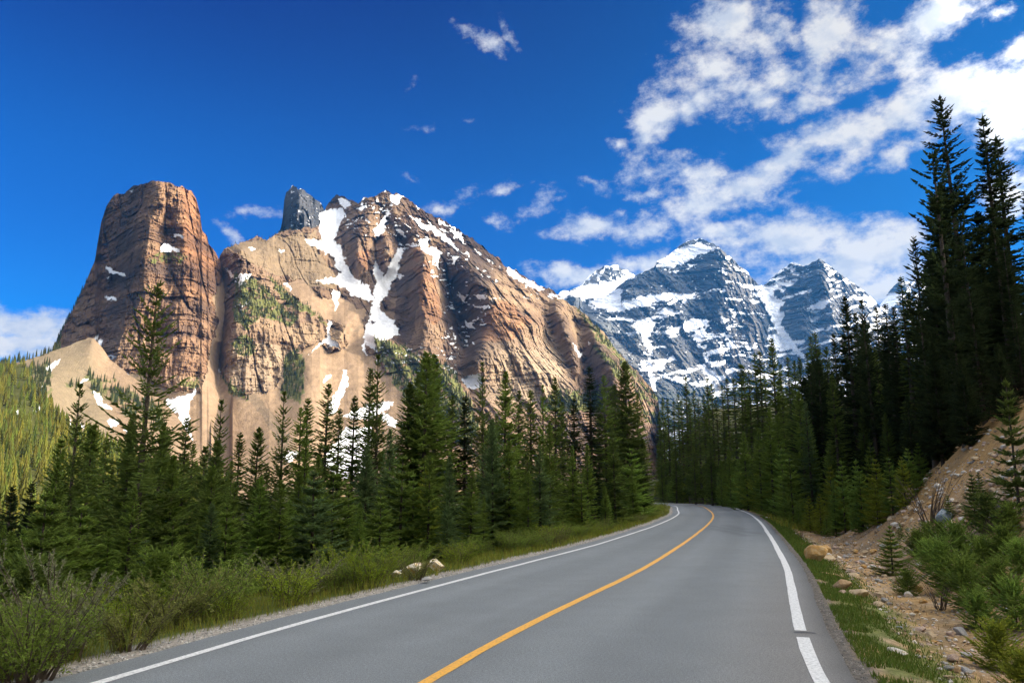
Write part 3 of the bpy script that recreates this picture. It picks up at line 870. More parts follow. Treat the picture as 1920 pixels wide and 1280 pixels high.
def build_far():
    # snow dome at left, furthest back
    top = [(1030, 560), (1050, 548), (1075, 543), (1092, 532), (1105, 516), (1120, 505), (1135, 499), (1150, 498), (1165, 501), (1180, 508), (1190, 516), (1215, 519), (1250, 530), (1280, 545)]
    ctrl = [[(1040, 550, 6050), (1100, 520, 6100), (1145, 498, 6120), (1200, 516, 6150), (1280, 545, 6200)], [(1150, 512, 6030), (1135, 530, 5950)], [(1105, 530, 6010)], [(1060, 560, 5800), (1130, 560, 5750), (1200, 560, 5800)], [(1050, 640, 5200), (1200, 640, 5200)]]
    r = Relief(top, 640, ctrl, step=1.7, jag=3, seed=31)
    disp, wz = rock_disp(r.X, r.Y, r.Z, 36, 31, strata=0.5)
    rock = r.zone([[(1092, 532), (1108, 512), (1130, 498), (1165, 500), (1180, 510), (1165, 522), (1150, 530), (1128, 530), (1110, 534)], [(1050, 549), (1090, 538), (1075, 546)]], 6, 12) & (fbm(r.px / 6, r.py / 6, octs=4, seed=33) > -0.1)
    snow = ~rock
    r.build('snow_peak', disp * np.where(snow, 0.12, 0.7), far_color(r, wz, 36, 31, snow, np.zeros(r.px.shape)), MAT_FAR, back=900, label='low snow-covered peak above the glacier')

    # main grey peak and its right neighbour with the snow couloir between them
    top = [(1036, 575), (1062, 556), (1072, 553), (1084, 556), (1100, 562), (1130, 556), (1150, 545), (1163, 533), (1178, 522), (1200, 514), (1226, 502), (1232, 490), (1246, 482), (1262, 470), (1280, 457), (1300, 449), (1312, 448), (1325, 452), (1338, 458),
           (1352, 468), (1368, 482), (1385, 496), (1400, 508), (1412, 522), (1424, 536), (1432, 534), (1442, 526), (1455, 514), (1470, 502), (1486, 492), (1494, 494), (1505, 500), (1515, 496), (1522, 490), (1530, 489), (1536, 483), (1546, 490), (1556, 500), (1572, 512), (1590, 524), (1610, 538), (1632, 556), (1650, 572), (1680, 590)]
    ctrl = [
        [(1036, 580, 5200), (1080, 560, 5150)], [(1100, 570, 5400), (1150, 552, 5400), (1163, 536, 5380)], [(1120, 590, 5080), (1165, 590, 5100)],
        [(1178, 522, 5330), (1226, 502, 5320), (1262, 470, 5380), (1305, 449, 5420), (1338, 458, 5300)],
        [(1175, 545, 5230), (1230, 540, 5190), (1290, 540, 5130), (1335, 530, 5060)],
        [(1345, 466, 5200), (1350, 500, 5100), (1358, 540, 5030), (1368, 580, 4960), (1362, 620, 4880), (1345, 660, 4780), (1330, 700, 4700)],
        [(1170, 575, 5120), (1240, 580, 5010), (1300, 580, 4990)], [(1248, 565, 5040), (1250, 590, 4950), (1255, 620, 4900)],
        [(1200, 620, 4900), (1215, 650, 4830)], [(1270, 640, 4850), (1290, 660, 4790), (1310, 690, 4720)], [(1235, 690, 4640), (1280, 700, 4600), (1330, 730, 4560), (1345, 770, 4480)],
        [(1290, 630, 4900), (1320, 640, 4850)], [(1385, 620, 4930), (1405, 660, 4860), (1420, 690, 4800)], [(1395, 640, 4870), (1410, 610, 4960)],
        [(1385, 498, 5260), (1412, 524, 5290), (1425, 540, 5330)], [(1395, 560, 5120), (1420, 600, 5080)],
        [(1432, 536, 5360), (1440, 580, 5220), (1455, 620, 5120), (1480, 660, 5000), (1500, 700, 4880)],
        [(1455, 516, 5380), (1486, 492, 5390)], [(1465, 540, 5290), (1490, 560, 5200)], [(1505, 502, 5330), (1515, 540, 5180), (1500, 580, 5090), (1510, 620, 4990)],
        [(1536, 486, 5260), (1545, 530, 5110), (1552, 580, 5010), (1560, 640, 4900)], [(1480, 590, 5130), (1470, 625, 5060)], [(1525, 540, 5160), (1530, 600, 5060)],
        [(1590, 526, 5360), (1632, 558, 5430), (1680, 590, 5500)], [(1600, 580, 5160), (1640, 640, 5000)],
        [(1130, 640, 4820), (1175, 700, 4560), (1215, 760, 4300)], [(1270, 800, 4100), (1400, 800, 4150), (1560, 800, 4200)], [(1060, 760, 4300), (1060, 900, 3700), (1350, 900, 3700), (1680, 900, 3700)],
        [(1110, 600, 5000), (1140, 610, 4920), (1150, 650, 4780)],
    ]
    r = Relief(top, 900, ctrl, step=1.4, jag=3, seed=41, gain=1.7)
    px, py = r.px, r.py
    disp, wz = rock_disp(r.X, r.Y, r.Z, 34, 41, strata=1.3, tilt=0.0)
    # snow lies on tilted ledges: one band about every 24 px, following the beds
    bed = py - 0.13 * (px - 1250) * np.where(px < 1360, -0.2, 1) - np.where(px > 1440, (px - 1440) * -0.42, 0) - np.where((px > 1250) & (px < 1380), (px - 1250) * -0.22, 0) + 7 * fbm(px / 40, py / 40, octs=3, seed=42)
    k = bed / 27.0
    f = k - np.floor(k)
    wdt = 0.13 + 0.32 * fbm(px / 28, np.floor(k) * 3.1, octs=3, seed=43) + 0.10 * sstep(600, 720, py)
    ledge = (f < wdt) & (fbm(px / 7, py / 4, octs=3, seed=44) > -0.35)
    disp = disp - np.where(f < 0.35, 0, 1) * 0 + 16 * (f - 0.5)
    patch = (fbm(px / 20 + py / 40, py / 10, octs=4, seed=45) > 0.27 - 0.08 * sstep(600, 700, py)) & (fbm(px / 60, py / 60, octs=2, seed=46) > -0.25)
    dust = fbm(px / 4, py / 2.5, octs=3, seed=47) > 0.54
    cliff = r.zone([[(1170, 527), (1230, 504), (1262, 512), (1300, 498), (1345, 470), (1352, 508), (1362, 535), (1305, 552), (1270, 550), (1220, 552), (1163, 560)], [(1290, 560), (1345, 545), (1372, 590), (1320, 600), (1280, 585)],
                    [(1395, 590), (1440, 600), (1440, 650), (1400, 650)], [(1520, 500), (1545, 500), (1560, 560), (1525, 560)], [(1470, 585), (1500, 568), (1530, 620), (1490, 640), (1465, 620)],
                    [(1200, 700), (1330, 730), (1345, 790), (1240, 800), (1215, 740)], [(1240, 640), (1300, 630), (1330, 690), (1270, 680)], [(1065, 555), (1085, 556), (1110, 580), (1190, 640), (1200, 680), (1180, 700), (1060, 640)]], 7, 14)
    snow = ((ledge | patch) & ~cliff) | (dust & ~cliff) | (dust & (fbm(px / 20, py / 20, octs=2, seed=49) > 0.25))
    snow |= r.zone([
        [(1086, 556), (1110, 562), (1150, 545), (1164, 540), (1164, 575), (1175, 590), (1150, 582), (1135, 580), (1120, 575), (1100, 568)],
        [(1228, 500), (1240, 486), (1262, 472), (1280, 462), (1308, 456), (1340, 464), (1330, 474), (1300, 480), (1290, 492), (1265, 500)],
        [(1165, 565), (1240, 548), (1300, 552), (1305, 560), (1240, 564), (1200, 575), (1168, 582)], [(1230, 585), (1250, 575), (1280, 590), (1240, 590)],
        [(1428, 534), (1450, 536), (1452, 558), (1470, 565), (1460, 580), (1466, 610), (1480, 630), (1500, 655), (1510, 672), (1500, 668), (1470, 640), (1450, 610), (1440, 585), (1428, 560)],
        [(1182, 605), (1200, 600), (1230, 605), (1225, 620), (1215, 630), (1222, 650), (1224, 662), (1212, 655), (1200, 625)], [(1282, 600), (1325, 598), (1330, 612), (1300, 620), (1284, 622)],
        [(1216, 668), (1224, 690), (1232, 735), (1224, 730), (1216, 690)], [(1440, 628), (1470, 625), (1490, 650), (1470, 660), (1445, 650)], [(1310, 680), (1330, 690), (1350, 710), (1320, 700)]], 5, 10)
    warm = sstep(1340, 1360, px + 10 * fbm(px / 20, py / 20, octs=2, seed=48)) * sstep(1440, 1425, px) * 0.4 + sstep(620, 650, py) * 0.25 + sstep(1535, 1550, px) * 0.3
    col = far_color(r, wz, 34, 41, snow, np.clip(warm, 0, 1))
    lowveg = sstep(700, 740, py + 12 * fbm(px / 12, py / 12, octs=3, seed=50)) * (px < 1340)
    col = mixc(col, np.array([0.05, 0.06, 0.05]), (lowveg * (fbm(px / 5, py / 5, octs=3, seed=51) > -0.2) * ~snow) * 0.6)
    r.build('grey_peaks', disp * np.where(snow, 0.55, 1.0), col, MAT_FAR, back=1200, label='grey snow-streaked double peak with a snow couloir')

    top = [(1620, 600), (1640, 582), (1655, 565), (1668, 545), (1680, 532), (1692, 526), (1710, 530), (1740, 520), (1770, 525), (1810, 540), (1860, 562), (1920, 592), (2000, 640), (2060, 675)]
    ctrl = [[(1620, 600, 6400), (1668, 545, 6500), (1692, 526, 6500), (1810, 540, 6600), (2060, 670, 6500)], [(1690, 560, 6300), (1680, 600, 6100)], [(1640, 680, 5600), (1800, 680, 5600)]]
    r = Relief(top, 680, ctrl, step=2, jag=3, seed=51)
    disp, wz = rock_disp(r.X, r.Y, r.Z, 34, 51, strata=1)
    snow = r.zone([[(1640, 580), (1672, 548), (1690, 552), (1700, 562), (1660, 580), (1640, 600)]], 6) | (fbm(r.px / 8, r.py / 5, octs=4, seed=52) > 0.2)
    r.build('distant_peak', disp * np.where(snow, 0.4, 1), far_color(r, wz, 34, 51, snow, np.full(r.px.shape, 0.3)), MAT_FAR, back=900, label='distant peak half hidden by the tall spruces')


# ---- the near slope at far left: forest below, scree cone above
def build_left_slope():
    top = [(-260, 640), (-120, 668), (0, 692), (25, 682), (50, 674), (80, 665), (110, 655), (140, 643), (165, 634), (176, 634), (190, 650), (205, 672), (230, 692), (255, 712), (280, 732), (310, 755), (340, 790), (370, 840), (400, 880), (440, 900)]
    ctrl = [
        [(-260, 640, 930), (-100, 672, 950), (0, 692, 960), (80, 665, 1050), (168, 634, 1130)], [(172, 640, 1105), (168, 680, 1035), (150, 730, 950), (140, 780, 860)],
        [(205, 672, 1110), (255, 712, 1050), (310, 755, 985), (370, 840, 850), (430, 900, 760)],
        [(-200, 800, 640), (0, 800, 660), (100, 800, 720), (200, 800, 840)], [(-200, 960, 360), (0, 960, 380), (120, 940, 450), (250, 900, 620), (330, 880, 740)], [(-200, 1060, 240), (100, 1060, 260), (400, 1060, 420)],
        [(90, 720, 880), (30, 740, 800)],
    ]
    r = Relief(top, 1060, ctrl, step=2.2, jag=1.5, seed=61)
    px, py = r.px, r.py
    disp = fbm(r.X / 30, r.Y / 30, r.Z / 30, 5, 62) * 5 + fbm(r.X / 3, r.Y / 3, r.Z / 3, 3, 63) * 0.7
    base = SCREE * np.array([0.82, 0.92, 0.92]) * (1 + 0.25 * fbm(r.X / 4, r.Y / 4, r.Z / 4, 5, 64))[..., None]
    base = mixc(base, SCREE * (1 + 0.2 * fbm(r.X / 4, r.Y / 4, r.Z / 4, 4, 65))[..., None], sstep(150, 200, px + (650 - py) * 0.2 + 10 * fbm(px / 10, py / 10, octs=3, seed=66)))
    wood = r.zone([[(-300, 600), (60, 690), (60, 720), (120, 790), (240, 860), (420, 900), (420, 1100), (-300, 1100)]], 10, 20)
    base = mixc(base, np.array([0.055, 0.06, 0.012]), wood * 0.95)
    veg = r.zone([[(40, 690), (95, 680), (100, 740), (60, 760)], [(160, 700), (215, 715), (220, 760), (180, 740)], [(210, 720), (300, 760), (310, 810), (230, 780)], [(120, 720), (150, 715), (140, 735)]], 9, 12, seed=67) & (fbm(px / 7, py / 7, octs=3, seed=68) > -0.1)
    base = mixc(base, VEG, veg * 0.8)
    snow = r.zone([[(84, 690), (110, 675), (112, 682), (92, 696)], [(62, 730), (80, 725), (78, 736), (66, 738)], [(155, 706), (165, 712), (150, 720)], [(172, 730), (186, 736), (194, 752), (184, 750)], [(182, 752), (205, 760), (210, 768), (196, 765)],
                   [(96, 772), (120, 775), (135, 790), (110, 782)], [(64, 765), (82, 764), (85, 770), (66, 770)], [(202, 788), (222, 785), (224, 794), (208, 800)], [(18, 768), (34, 772), (28, 780)], [(120, 790), (150, 795), (165, 805), (130, 800)], [(228, 800), (250, 812), (240, 812)], [(70, 700), (78, 692), (76, 700)]], 4, 8)
    base = mixc(base, SNOW, snow * 1.0)
    r.wood, r.veg = wood, veg
    r.build('scree_slope', disp, base, MAT_ROCK, back=160, label='scree cone with snow patches above the sunlit forest')
    return r


R_TOWER = build_tower()
R_MOUNT = build_mountain()
build_dark_spire()
build_far()
R_LEFT = build_left_slope()
# ------------------------------------------------------------------ road line, terrain
def ground_pt(px, py):
    dx, dy, dz = pxray(px, py)
    s = -EYE / dz
    return float(dx * s), float(dy * s)


_c = [ground_pt(*p) for p in [(790, 1280), (1000, 1165), (1180, 1080), (1230, 1051.7), (1280, 1020), (1320, 990), (1335, 975), (1338, 966.7), (1335, 960), (1325, 953)]]
_c = [(-26, -75), (-13.5, -35), (-5.2, -8)] + _c + [(21.0, 88), (23.6, 101), (24.2, 114), (22.5, 127), (18, 138), (10, 147), (0, 152), (-10, 155)]
_c = np.array(_c)


def resample(P, step):
    for _ in range(4):     # corner cutting for a smooth curve
        Q = [P[0]]
        for a, b in zip(P[:-1], P[1:]):
            Q += [a * 0.75 + b * 0.25, a * 0.25 + b * 0.75]
        Q.append(P[-1])
        P = np.array(Q)
    s = np.concatenate([[0], np.cumsum(np.hypot(*np.diff(P, axis=0).T))])
    t = np.arange(0, s[-1], step)
    return np.stack([np.interp(t, s, P[:, 0]), np.interp(t, s, P[:, 1])], 1)


CL = resample(_c, 0.25)
TAN_ = np.gradient(CL, axis=0)
TAN_ /= np.linalg.norm(TAN_, axis=1)[:, None]
NRM = np.stack([TAN_[:, 1], -TAN_[:, 0]], 1)      # to the right of travel
WR = np.interp(CL[:, 1], [-60, 7.6, 16.7, 26, 37, 55, 78, 97, 300], [3.5, 3.5, 3.15, 2.97, 2.83, 2.75, 2.95, 3.1, 3.1])
WL = np.interp(CL[:, 1], [-60, 7.6, 16.7, 20, 26, 40, 65, 78, 97, 300], [2.85, 2.85, 3.0, 2.93, 2.68, 2.55, 2.65, 2.95, 3.1, 3.1])
CLs = CL[::8]


def road_coords(x, y):
    """signed distance from the centre line (right positive), index of the nearest station"""
    x = np.asarray(x, float)
    y = np.asarray(y, float)
    shp = x.shape
    x, y = x.ravel(), y.ravel()
    d = np.empty(len(x))
    k = np.empty(len(x), int)
    for i in range(0, len(x), 20000):
        dx = x[i:i + 20000, None] - CLs[None, :, 0]
        dy = y[i:i + 20000, None] - CLs[None, :, 1]
        j = np.argmin(dx * dx + dy * dy, 1) * 8
        j = np.clip(j, 0, len(CL) - 1)
        vx, vy = x[i:i + 20000] - CL[j, 0], y[i:i + 20000] - CL[j, 1]
        sd = vx * NRM[j, 0] + vy * NRM[j, 1]
        rad = np.hypot(vx, vy)
        d[i:i + 20000] = np.where(rad > 25, np.sign(sd) * rad, sd)
        k[i:i + 20000] = j
    return d.reshape(shp), k.reshape(shp)


RIDGE = 42


def terrain(x, y):
    x = np.asarray(x, float)
    y = np.asarray(y, float)
    d, k = road_coords(x, y)
    er, elft = WR[k] + 0.34, WL[k] + 0.5
    ur, ul = d - er, -d - elft
    n1 = fbm(x / 3.0, y / 3.0, None, 4, 301)
    n2 = fbm(x / 14.0, y / 14.0, None, 4, 302)
    # right: verge, ditch, cut bank, wooded hillside
    slope = np.interp(y, [0, 12, 20, 31, 38, 48, 70, 140], [0.75, 0.85, 1.0, 1.0, 0.62, 0.5, 0.42, 0.36])
    top = np.interp(y, [0, 40, 60, 90], [8.8, 8.8, 6.5, 5.0]) + 1.2 * n2
    b = np.maximum(0, np.minimum(ur, top) - 2.3)
    bank = slope * (np.sqrt(b * b + 0.25) - 0.5)
    bank = bank - 0.34 * sstep(0.15, 0.9, ridged(y / 1.5 + 0.3 * ur, ur / 7, None, 3, 305)) * sstep(2.8, 4.2, ur) * sstep(46, 34, y) * sstep(11, 8.5, ur)
    hill = 0.30 * np.maximum(0, ur - top)
    far = np.maximum(0, ur - 60)
    hill = hill - 0.2 * far * sstep(0, 100, far)
    ridge = RIDGE * sstep(10, 88, x - 0.66 * y) * sstep(14, 55, d) * (1 + 0.06 * n2)
    zr = -0.02 - 0.34 * sstep(0.1, 1.9, ur) + bank + hill + ridge + 0.05 * n1 * sstep(0.2, 1.5, ur) + (0.14 * n1 + 0.3 * n2) * sstep(2.2, 4.5, ur)
    # left: gravel edge, verge, slope down to the valley
    zl = -0.02 - 0.13 * np.maximum(0, ul - 0.5) - 0.20 * np.maximum(0, ul - 4.5) + 0.18 * np.maximum(0, ul - 22)
    zl = np.maximum(zl, -22 - 0.02 * np.maximum(0, ul - 100)) + 0.06 * n1 * sstep(0.3, 2, ul) + 0.35 * n2 * sstep(4, 14, ul)
    zl = np.maximum(zl, -55)
    zr = lerp(zr, -24 + 2 * n2, sstep(0.25, 0.17, x / np.maximum(y, 1)) * sstep(156, 195, y))
    inside = (d < er - 0.12) & (d > -elft + 0.12)
    z = np.where(d > 0, zr, zl)
    z = np.where(inside, -0.09, np.minimum(z, np.where((ur < 0.12) & (ul < 0.12), -0.015, z)))
    return z, d, ur, ul, n1, n2


def tz(x, y):
    return float(terrain(np.array([x]), np.array([y]))[0][0])


def hit(px, py, y0=4, y1=200):
    """first point of the terrain under a pixel of the photograph"""
    Y = np.exp(np.linspace(math.log(y0), math.log(y1), 1500))
    X, YY, Z = at(np.full_like(Y, px), np.full_like(Y, py), Y)
    g = terrain(X, YY)[0]
    below = np.nonzero(Z <= np.maximum(g, -0.02 - 1e9 * 0))[0]
    i = below[0] if len(below) else len(Y) - 1
    return float(X[i]), float(Y[i]), float(g[i])


def build_ground():
    th = np.concatenate([np.arange(-44, 44, 0.26), np.arange(44, 316, 2.5)])
    th = np.radians(th)
    r = [0.3]
    while r[-1] < 200:
        r.append(r[-1] * 1.021)
    while r[-1] < 7200:
        r.append(r[-1] * 1.06)
    r = np.array(r)
    T, R = np.meshgrid(th, r)
    X, Y = R * np.sin(T), R * np.cos(T)
    z, d, ur, ul, n1, n2 = terrain(X, Y)
    fine = fbm(X / 0.5, Y / 0.5, None, 4, 310)
    z = z + np.where((ur > 0.5), 0.035 * fine, 0) * sstep(120, 40, R)
    dirt = np.array([0.36, 0.232, 0.115])
    dirt2 = np.array([0.42, 0.27, 0.12])
    grav = np.array([0.30, 0.27, 0.235])
    green = np.array([0.085, 0.11, 0.03])
    brown = np.array([0.16, 0.12, 0.075])
    floor = np.array([0.055, 0.055, 0.028])
    c = np.broadcast_to(dirt, X.shape + (3,)).copy()
    c = mixc(c, dirt2, sstep(-0.1, 0.4, n2 + 0.4 * n1) * 0.8)
    c = mixc(c, grav, sstep(0.05, 0.35, fine) * 0.4)
    c = mixc(c, brown, sstep(0.0, 0.5, fbm(X / 1.7, Y / 1.7, None, 4, 311)) * 0.7)
    och = sstep(3.2, 4.6, ur) * sstep(20, 26, Y) * sstep(44, 38, Y) * (d > 0)
    streak = fbm(Y / 0.35, ur / 5, None, 4, 313)
    c = mixc(c, np.array([0.44, 0.255, 0.085]) * (1 + 0.35 * streak)[..., None], och * (0.55 + 0.4 * sstep(-0.2, 0.2, n2)))
    # grass strip beside the asphalt
    gs = sstep(0.2, 0.4, ur) * sstep(1.5, 0.9, ur + 0.5 * n1)
    c = mixc(c, green * 1.25, gs * sstep(-0.45, 0.05, fbm(X / 0.6, Y / 0.6, None, 4, 312)) * 0.85)
    c = mixc(c, grav * 0.42, sstep(0.34, 0.1, ur) * (d > 0))
    # wooded hillside beyond the bank, greener further along the road
    c = mixc(c, floor, sstep(0, 1.5, ur - np.interp(Y, [0, 36, 44, 60, 100], [9, 9, 4.5, 2.8, 2.2]) + 0.8 * n1))
    c = mixc(c, green * 0.9, sstep(40, 70, Y) * sstep(0.2, 1.0, ur) * (d > 0) * sstep(7, 4, ur) * 0.75)
    left = (d < 0) & (ul > -0.1)
    lc = np.broadcast_to(floor, X.shape + (3,)).copy()
    lc = mixc(lc, brown * 0.8, sstep(-0.2, 0.4, n1) * 0.5)
    lc = mixc(lc, green, sstep(5, 3, ul) * 0.7)
    lc = mixc(lc, grav, sstep(0.75, 0.45, ul + 0.25 * fine))
    c = np.where(left[..., None], lc, c)
    c = np.where((R > 250)[..., None], floor * 1.1, c)
    i = np.arange(X.size).reshape(X.shape)
    i = np.concatenate([i, i[:, :1]], 1)
    F = np.stack([i[:-1, :-1], i[1:, :-1], i[1:, 1:], i[:-1, 1:]], -1).reshape(-1, 4)
    m = simple_mat('soil', (0.3, 0.2, 0.1), rough=0.95, attr='Col', noise=[(9, 0.7, 1.3), (45, 0.75, 1.25)], bump=0.03, bump_scale=22, spec=0.1)
    me = mesh_np('ground', np.stack([X, Y, z], -1).reshape(-1, 3), F, m, smooth=True, colors=c.reshape(-1, 3))
    put('ground', me, kind='structure')


def strip(offl, offr, nlat, z, i0=0, i1=None, ragged=0.0, step=1, skirt=0.0):
    """ribbon along the centre line between two offsets; returns verts, faces, lateral coordinate"""
    idx = np.arange(i0, len(CL) if i1 is None else i1, step)
    t = np.linspace(0, 1, nlat)
    ol = offl[idx] if np.ndim(offl) else np.full(len(idx), offl)
    orr = offr[idx] if np.ndim(offr) else np.full(len(idx), offr)
    if ragged:
        ol = ol + ragged * fbm(idx * 0.185, idx * 0.0, None, 4, 401)
        orr = orr + ragged * fbm(idx * 0.185, idx * 0.0 + 7, None, 4, 402)
    off = ol[:, None] + (orr - ol)[:, None] * t[None]
    P = CL[idx][:, None, :] + NRM[idx][:, None, :] * off[..., None]
    Z = np.full(P.shape[:2], z)
    if skirt:
        P = np.concatenate([P[:, :1], P, P[:, -1:]], 1)
        Z = np.concatenate([Z[:, :1] - skirt, Z, Z[:, -1:] - skirt], 1)
        off = np.concatenate([off[:, :1], off, off[:, -1:]], 1)
    V = np.concatenate([P, Z[..., None]], -1)
    n, m = V.shape[:2]
    i = np.arange(n * m).reshape(n, m)
    F = np.stack([i[:-1, :-1], i[:-1, 1:], i[1:, 1:], i[1:, :-1]], -1).reshape(-1, 4)
    return V.reshape(-1, 3), F, off.ravel(), np.repeat(idx, m)


def asphalt_mat():
    m = bpy.data.materials.new('asphalt')
    m.use_nodes = True
    nt = m.node_tree
    L = nt.links.new
    b = nt.nodes['Principled BSDF']
    b.inputs['Specular IOR Level'].default_value = 0.35
    tc = node(nt, 'ShaderNodeTexCoord')
    a = node(nt, 'ShaderNodeAttribute', attribute_name='Col')
    col = a.outputs['Color']
    for sc, lo, hi, det in ((95, 0.50, 1.55, 2), (30, 0.82, 1.18, 5), (1.6, 0.95, 1.05, 6), (0.25, 0.96, 1.04, 3)):
        n = node(nt, 'ShaderNodeTexNoise')
        n.inputs['Scale'].default_value = sc
        n.inputs['Detail'].default_value = det
        L(tc.outputs['Object'], n.inputs['Vector'])
        mr = node(nt, 'ShaderNodeMapRange')
        mr.inputs['From Min'].default_value = 0.3
        mr.inputs['From Max'].default_value = 0.7
        mr.inputs['To Min'].default_value = lo
        mr.inputs['To Max'].default_value = hi
        L(n.outputs['Fac'], mr.inputs['Value'])
        v = node(nt, 'ShaderNodeVectorMath', operation='SCALE')
        L(col, v.inputs[0])
        L(mr.outputs[0], v.inputs['Scale'])
        col = v.outputs[0]
    L(col, b.inputs['Base Color'])
    b.inputs['Roughness'].default_value = 0.78
    n = node(nt, 'ShaderNodeTexNoise')
    n.inputs['Scale'].default_value = 190
    n.inputs['Detail'].default_value = 3
    L(tc.outputs['Object'], n.inputs['Vector'])
    bp = node(nt, 'ShaderNodeBump')
    bp.inputs['Strength'].default_value = 0.7
    bp.inputs['Distance'].default_value = 0.004
    L(n.outputs['Fac'], bp.inputs['Height'])
    L(bp.outputs[0], b.inputs['Normal'])
    return m


def paint_mat(name, col, wear):
    m = bpy.data.materials.new(name)
    m.use_nodes = True
    nt = m.node_tree
    L = nt.links.new
    b = nt.nodes['Principled BSDF']
    b.inputs['Roughness'].default_value = 0.6
    tc = node(nt, 'ShaderNodeTexCoord')
    n = node(nt, 'ShaderNodeTexNoise')
    n.inputs['Scale'].default_value = 26
    n.inputs['Detail'].default_value = 8
    n.inputs['Roughness'].default_value = 0.75
    L(tc.outputs['Object'], n.inputs['Vector'])
    cr = node(nt, 'ShaderNodeValToRGB')
    cr.color_ramp.elements[0].position = 0.34
    cr.color_ramp.elements[0].color = (*[c * 0.35 + 0.06 for c in col], 1)
    cr.color_ramp.elements[1].position = 0.34 + wear
    cr.color_ramp.elements[1].color = (*col, 1)
    L(n.outputs['Fac'], cr.inputs['Fac'])
    L(cr.outputs['Color'], b.inputs['Base Color'])
    return m


def build_road():
    V, F, off, idx = strip(-(WL + 0.5), WR + 0.34, 33, 0.0, ragged=0.05, skirt=0.10)
    s = idx * 0.25
    lane = np.where(off > 0, off / WR[idx], -off / WL[idx])
    track = np.exp(-((lane - 0.27) / 0.13) ** 2) + np.exp(-((lane - 0.78) / 0.13) ** 2)
    x, y = V[:, 0], V[:, 1]
    base = np.array([0.152, 0.165, 0.170])
    c = np.broadcast_to(base, V.shape).copy()
    c *= (1 + 0.22 * track * (0.7 + 0.5 * fbm(s / 30, off * 2.5, None, 3, 410)))[:, None]
    c *= (1 + 0.09 * fbm(s / 40, off * 3.5, None, 4, 411))[:, None]
    # dusty brown tint on the outer lane, darker fresh edge beyond the white line
    dust = sstep(0.55, 1.0, off / WR[idx]) * sstep(30, 8, y)
    c = c + (np.array([0.182, 0.172, 0.158]) - c) * (0.75 * dust)[:, None]
    edge = sstep(0.13, 0.28, off - WR[idx])
    c = c * (1 - 0.42 * edge)[:, None]
    # tyre scuffs before the bend
    sc = np.zeros(len(V))
    for (px0, py0, px1, py1) in ((1330, 985, 1420, 1000), (1335, 990, 1400, 1004), (1360, 984, 1395, 992)):
        a, b_ = np.array(ground_pt(px0, py0)), np.array(ground_pt(px1, py1))
        t = np.clip(((x - a[0]) * (b_ - a)[0] + (y - a[1]) * (b_ - a)[1]) / ((b_ - a) @ (b_ - a)), 0, 1)
        dd = np.hypot(x - a[0] - t * (b_ - a)[0], y - a[1] - t * (b_ - a)[1])
        sc = np.maximum(sc, np.exp(-(dd / 0.3) ** 2))
    c = c * (1 - 0.22 * sc)[:, None]
    put('road', mesh_np('road', V, F, asphalt_mat(), colors=c), kind='structure')
    white = paint_mat('white_road_paint', (0.72, 0.72, 0.70), 0.20)
    yellow = paint_mat('yellow_road_paint', (0.78, 0.40, 0.05), 0.17)
    gapi = int(np.argmin(np.abs(CL[:, 1] - 11.3)))
    for name, o, mt, rng, w in (('centre_line', np.zeros(len(CL)), yellow, [(0, None)], 0.13),
                                ('edge_line', -WL, white, [(0, None)], 0.12),
                                ('edge_line', WR, white, [(0, gapi), (gapi + 1, None)], 0.145)):
        for a, b_ in rng:
            V, F, _, _ = strip(o - w / 2, o + w / 2, 3, 0.005, a, b_, ragged=0.014)
            put(name, mesh_np(name, V, F, mt), kind='structure')
    # dark repaired crack across the outer edge, at the break of the white line
    k = gapi
    P = [(CL[k] + NRM[k] * (WR[k] + a) + TAN_[k] * b) for a, b in ((-0.10, 0.05), (0.09, 0.09), (0.17, 0.07), (0.15, 0.14), (0.02, 0.17), (-0.09, 0.13))]
    me = bpy.data.meshes.new('patched_crack')
    me.from_pydata([(p[0], p[1], 0.0045) for p in P], [], [list(range(6))])
    me.materials.append(simple_mat('tar', (0.085, 0.09, 0.095), rough=0.7, noise=[(40, 0.8, 1.2)]))
    put('patched_crack', me, kind='structure')


build_ground()
build_road()
# ------------------------------------------------------------------ conifers
def foliage_mat(name, color, rnd=0.14, hue=0.012):
    m = simple_mat(name, color, rough=0.65, attr='Col', rnd=rnd, hue=hue, spec=0.15)
    nt = m.node_tree
    b = nt.nodes['Principled BSDF']
    src = b.inputs['Base Color'].links[0].from_socket
    mul = node(nt, 'ShaderNodeMix', data_type='RGBA', blend_type='MULTIPLY')
    mul.inputs['Factor'].default_value = 1
    nt.links.new(src, mul.inputs['A'])
    mul.inputs['B'].default_value = (*color, 1)
    nt.links.new(mul.outputs['Result'], b.inputs['Base Color'])
    # a little light passes through the needles and leaves
    tr = node(nt, 'ShaderNodeBsdfTranslucent')
    nt.links.new(mul.outputs['Result'], tr.inputs['Color'])
    ms = node(nt, 'ShaderNodeMixShader')
    ms.inputs[0].default_value = 0.5
    nt.links.new(b.outputs[0], ms.inputs[1])
    nt.links.new(tr.outputs[0], ms.inputs[2])
    nt.links.new(ms.outputs[0], nt.nodes['Material Output'].inputs['Surface'])
    return m


